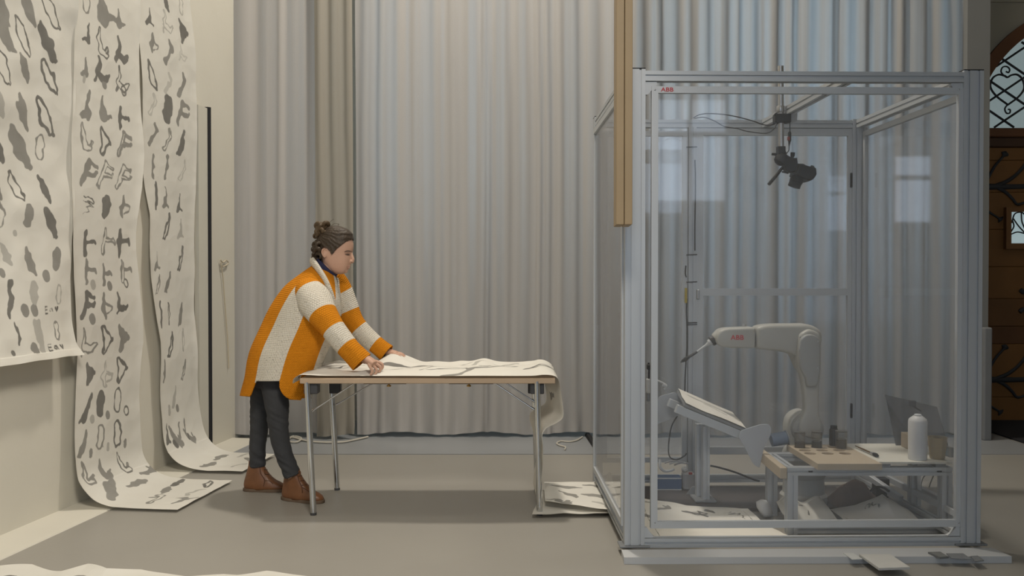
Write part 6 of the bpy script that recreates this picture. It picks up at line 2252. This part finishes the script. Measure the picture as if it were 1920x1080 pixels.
# jeans
geos = [limb(LEG_R, 6, 18), limb(LEG_L, 6, 18), limb([(520, 640, YP0, .14, .10), (513, 668, YP0, .15, .105), (505, 700, YP0, .14, .09), (503, 725, YP0, .11, .07)], 4, 20)]
jeans = remesh('jeans', geos, 0.005, M_JEAN, per, 2)
nrm_ = [v.normal.copy() for v in jeans.data.vertices]
for v, vn in zip(jeans.data.vertices, nrm_):
    w = XF[per] @ v.co
    k = math.exp(-((w.z - .47) / .10) ** 2) + 1.3 * math.exp(-((w.z - .20) / .07) ** 2) + .25
    d = .0055 * k * mnoise.noise(Vector((w.x * 9, w.y * 9, w.z * 42 + w.x * 22)))
    v.co += vn * d

# boots
def boot(a, b, shaft, sg):
    d = b - a
    L = d.length
    u = d.normalized()
    s = Vector((-u.y, u.x, 0))
    tab = [(0.012, .0, .985, .042), (.026, -.015, 1.0, .046), (.040, -.02, .965, .046), (.052, -.015, .88, .044), (.064, -.005, .775, .042), (.080, .01, .68, .040), (.102, .03, .59, .037), (.125, .05, .52, .034), (.15, .07, .455, .033), (.168, .075, .43, .033), (.178, .075, .425, .0335)]
    rings = []
    n = 28
    base = a + d * .28
    for z, f0, f1, w in tab:
        r = []
        lean = (shaft - base) * max(0, (z - .07) / .115)
        for k in range(n):
            ph = 2 * math.pi * k / n
            c, sn = math.cos(ph), math.sin(ph)
            m = (f0 + f1) / 2
            h = (f1 - f0) / 2
            x = m + h * math.copysign(abs(c) ** .8, c)
            # narrower at the heel, rounded toe
            ww = w * (1 - .18 * max(0, -c)) * math.copysign(abs(sn) ** .8, sn)
            p = a + d * x + s * ww + Vector((lean.x, lean.y, 0)) * .9
            p.z = z + (.006 * math.sin(ph * 2) if z > .17 else 0)
            r.append(p)
        rings.append(r)
    vs, fs = loft_geo(rings, False)
    fs.append(tuple(range(n))[::-1])
    o = mesh('boot', vs, fs, M_BOOT, per, True, True)
    so = o.modifiers.new('thickness', 'SOLIDIFY')
    so.thickness = .003
    so.offset = -1
    ol = []
    for k in range(n):
        ph = 2 * math.pi * k / n
        c, sn = math.cos(ph), math.sin(ph)
        x = .49 + .53 * math.copysign(abs(c) ** .8, c)
        waist = 1 - .22 * math.exp(-((x - .40) / .12) ** 2)
        ol.append(a + d * x + s * (.049 * waist * (1 - .18 * max(0, -c)) * math.copysign(abs(sn) ** .8, sn)))
    rr = []
    for z, k in ((0.0005, .98), (.004, 1.0), (.017, 1.0), (.0185, .97)):
        cc = a + d * .5
        rr.append([Vector((cc.x + (p.x - cc.x) * k, cc.y + (p.y - cc.y) * k, z)) for p in ol])
    vs, fs = loft_geo(rr)
    so = mesh('sole', vs, fs, M_SOLE, o, True, True)
    so.data.set_sharp_from_angle(angle=R(40))
    XF[o] = XF[per].copy()
    bv = bvh_of(o)
    return o, bv


bo, bvr = boot(FR0, FR1, Vector((at(549, 890, 5.205).x, 5.205, 0)), 1)
b2, bvl = boot(FL0, FL1, Vector((at(483, 876, 5.455).x, 5.455, 0)), -1)


def on_boot(o, bv, name, pxs, r, mat):
    P = catmull([surf(bv, x, y, .001) for x, y in pxs], 4)
    return tube(name, P, r, mat, o, seg=6)


M_LACE = principled('lace', (.05, .028, .016), .8)
M_SEAM = principled('boot_seam', (.085, .035, .014), .7)
on_boot(bo, bvr, 'seam', [(557, 889), (561, 902), (566, 914), (567, 924)], .0022, M_SEAM)
on_boot(bo, bvr, 'seam', [(567, 914), (574, 918), (586, 927)], .0018, M_SEAM)
for pts in ([(560, 893), (566, 892)], [(563, 902), (570, 901)], [(566, 910), (575, 909)]):
    on_boot(bo, bvr, 'lace', pts, .0024, M_LACE)
on_boot(bo, bvr, 'pull_tab', [(559, 886), (562, 883.5), (563.5, 888)], .004, M_BOOT)
on_boot(b2, bvl, 'seam', [(487, 876), (489, 888), (496, 900), (494, 912)], .0022, M_SEAM)
on_boot(b2, bvl, 'seam', [(497, 901), (506, 902), (512, 908)], .0018, M_SEAM)
for pts in ([(496, 880), (501, 881)], [(497, 889), (504, 890)]):
    on_boot(b2, bvl, 'lace', pts, .0024, M_LACE)

# ---- cardigan
BK = [(0.0, 596, 489), (.06, 586, 497), (.14, 562, 514), (.24, 533, 538), (.36, 507, 573), (.48, 488, 610), (.60, 472, 645), (.70, 463.5, 672), (.84, 456, 710), (1.0, 449, 742)]
FT = [(0.0, 629, 519), (.06, 632, 526), (.14, 637, 540), (.24, 641, 563), (.36, 640, 592), (.48, 632, 622), (.60, 619, 652), (.70, 609, 676), (.84, 597, 708), (1.0, 583, 752)]
HB = [(0.0, .072), (.06, .10), (.14, .155), (.24, .195), (.36, .205), (.48, .205), (.60, .215), (.70, .225), (.84, .235), (1.0, .245)]


def smooth_tab(tab):
    c = catmull([Vector((r[0] * 1000, r[1], r[2] if len(r) > 2 else 0)) for r in tab], 8)
    return [(p.x / 1000, p.y, p.z) for p in c]


BKs, FTs = smooth_tab(BK), smooth_tab(FT)
HBs = [(a, b / 1000) for a, b, _ in smooth_tab([(t, b * 1000) for t, b in HB])]
NT, NPH = 110, 220


def t_end(deg):
    if deg < 47:
        return .985
    if deg < 64:
        return 1.0
    if deg < 90:
        return .86 + .14 * math.sqrt(max(0, 1 - ((deg - 64) / 26.5) ** 2))
    if deg < 131:
        return .862
    return .862 + .138 * min(1, (deg - 131) / 4)


PH0 = R(13)
vs, uvs = [], []
for i in range(NT + 1):
    for k in range(NPH + 1):
        ph = PH0 + (2 * math.pi - 2 * PH0) * k / NPH
        dq = math.degrees(ph)
        t = i / NT * t_end(dq if dq <= 180 else 360 - dq)
        bx_, by_ = interp(BKs, t)
        fx_, fy_ = interp(FTs, t)
        hb = interp(HBs, t)[0]
        c, s = math.cos(ph), math.sin(ph)
        cc = math.copysign(abs(c) ** .9, c)
        x = (bx_ + fx_) / 2 + (fx_ - bx_) / 2 * cc
        y = (by_ + fy_) / 2 + (fy_ - by_) / 2 * cc
        dy = -hb * math.copysign(abs(s) ** .85, s)
        # soft folds
        w = .006 * mnoise.noise(Vector((ph * 2.2, t * 5, 1.3))) + .006 * t * math.sin(ph * 7 + 2 * t)
        p = at(x, y, YP0 + dy)
        n_ = Vector((c, -s, 0))
        vs.append(p + n_ * w)
        uvs.append((ph * .17, t * .95))
fs, mi = [], []
for i in range(NT):
    for k in range(NPH):
        deg = math.degrees(PH0 + (2 * math.pi - 2 * PH0) * (k + .5) / NPH)
        dg_ = deg if deg <= 180 else 360 - deg
        fs.append((i * (NPH + 1) + k, i * (NPH + 1) + k + 1, (i + 1) * (NPH + 1) + k + 1, (i + 1) * (NPH + 1) + k))
        tt = (i + .5) / NT * t_end(dg_)
        white = dg_ < 40 or (91 < dg_ < 131 and tt > .2)
        mi.append(1 if white else 0)


def sleeve(pts, bands, seg=44, start=None):
    P = catmull([at(p[0], p[1], p[2]) for p in pts], 14)
    A = [p.x for p in catmull([Vector((p[3], 0, 0)) for p in pts], 14)]
    pxs = catmull([Vector((p[0], p[1], 0)) for p in pts], 14)
    fr = frames(P)
    L = [0]
    for a, b in zip(P[:-1], P[1:]):
        L.append(L[-1] + (b - a).length)
    off = len(vs)
    bl = []
    for bxp, byp in bands:
        j = min(range(len(pxs)), key=lambda q: (pxs[q].x - bxp) ** 2 + (pxs[q].y - byp) ** 2)
        bl.append(L[j])
    n = len(P)
    for i in range(n):
        T, N, B = fr[i]
        for k in range(seg):
            a = 2 * math.pi * k / seg
            r = A[i] * (1 + .035 * mnoise.noise(Vector((math.cos(a) * 1.5, math.sin(a) * 1.5, L[i] * 14))))
            vs.append(P[i] + N * (r * math.cos(a)) + B * (r * math.sin(a)))
            uvs.append((a * .062, L[i]))
    for i in range(n - 1):
        band = sum(1 for b in bl if (L[i] + L[i + 1]) / 2 > b)
        for k in range(seg):
            k2 = (k + 1) % seg
            fs.append((off + i * seg + k, off + i * seg + k2, off + (i + 1) * seg + k2, off + (i + 1) * seg + k))
            mi.append(band % 2)


sleeve([(574, 536, 5.22, .050), (579, 545, 5.18, .082), (590, 563, 5.13, .098), (604, 588, 5.07, .084), (626, 619, 5.02, .067), (652, 651, 4.985, .062), (668, 668, 4.975, .062), (678.5, 679.5, 4.972, .064)],
       [(582, 550), (604, 590), (625, 618), (651, 650)])
sleeve([(618, 520, 5.42, .075), (632, 540, 5.45, .082), (648, 572, 5.465, .072), (664, 604, 5.465, .060), (686, 629, 5.46, .055), (710, 650, 5.45, .054), (725.5, 662.5, 5.443, .056)],
       [(636, 548), (652, 584), (674, 616), (704, 645)])
card = bpy.data.meshes.new('cardigan')
inv = XF[per].inverted()
card.from_pydata([tuple(inv @ v) for v in vs], [], fs)
card.materials.append(M_KO)
card.materials.append(M_KW)
card.polygons.foreach_set('material_index', mi)
card.polygons.foreach_set('use_smooth', [True] * len(fs))
uvl = card.uv_layers.new(name='UVMap')
li = np.empty(len(card.loops), dtype=np.int32)
card.loops.foreach_get('vertex_index', li)
uva = np.array(uvs, dtype=np.float32)[li]
uvl.data.foreach_set('uv', uva.ravel())
bm = bmesh.new()
bm.from_mesh(card)
bmesh.ops.delete(bm, geom=[v for v in bm.verts if not v.link_faces], context='VERTS')
bmesh.ops.recalc_face_normals(bm, faces=bm.faces)
bm.to_mesh(card)
bm.free()
co = bpy.data.objects.new('cardigan', card)
link(co, per)
sd = co.modifiers.new('thickness', 'SOLIDIFY')
sd.thickness = .009
sd.offset = -1


def knit_band(name, rows, mat):
    """flat knitted band: rows (px, py, Y, half width, half thickness)"""
    P = catmull([at(r[0], r[1], r[2]) for r in rows], 8)
    A = catmull([Vector((r[3], r[4], 0)) for r in rows], 8)
    v, f = tube_geo(P, [(a.x, a.y) for a in A], 16)
    o = mesh(name, v, f, mat, per, True, True)
    uv = o.data.uv_layers.new(name='UVMap')
    for lp in o.data.loops:
        i, k = divmod(lp.vertex_index, 16)
        uv.data[lp.index].uv = (k * .006, i * .008)
    return o


# shawl collar: near and far halves meet at the nape
knit_band('collar', [(586, 489, 5.36, .014, .026), (585.5, 489.5, 5.31, .015, .028), (587, 491.5, 5.25, .015, .028), (593, 499, 5.20, .014, .025), (602, 512, 5.167, .013, .021), (610, 525, 5.147, .012, .020), (617, 541, 5.137, .012, .020), (623, 560, 5.15, .012, .022), (626, 590, 5.17, .012, .024)], M_KW)
knit_band('collar', [(586, 489.5, 5.27, .012, .020), (589, 491, 5.34, .014, .024), (604, 501, 5.385, .014, .022), (618, 510, 5.39, .014, .022), (628, 522, 5.375, .016, .022), (630, 540, 5.36, .016, .022), (632, 565, 5.36, .016, .024), (632, 592, 5.36, .016, .026)], M_KW)
# turtleneck
vs_, fs_ = limb([(603, 511, YP0 - .005, .074, .060), (607, 507, YP0 - .008, .080, .070), (611, 503.5, YP0 - .01, .081, .0745), (614, 500.8, YP0 - .01, .080, .0740), (615, 499.8, YP0 - .01, .076, .071)], 5, 32)
mesh('turtleneck', vs_, fs_, M_NAVY, per, True, True)
vs_, fs_ = limb([(622, 520, YP0, .05, .02), (627, 540, YP0, .05, .022), (624, 580, YP0, .05, .02)], 5, 16)
mesh('shirt_front', vs_, fs_, M_NAVY, per, True, True)
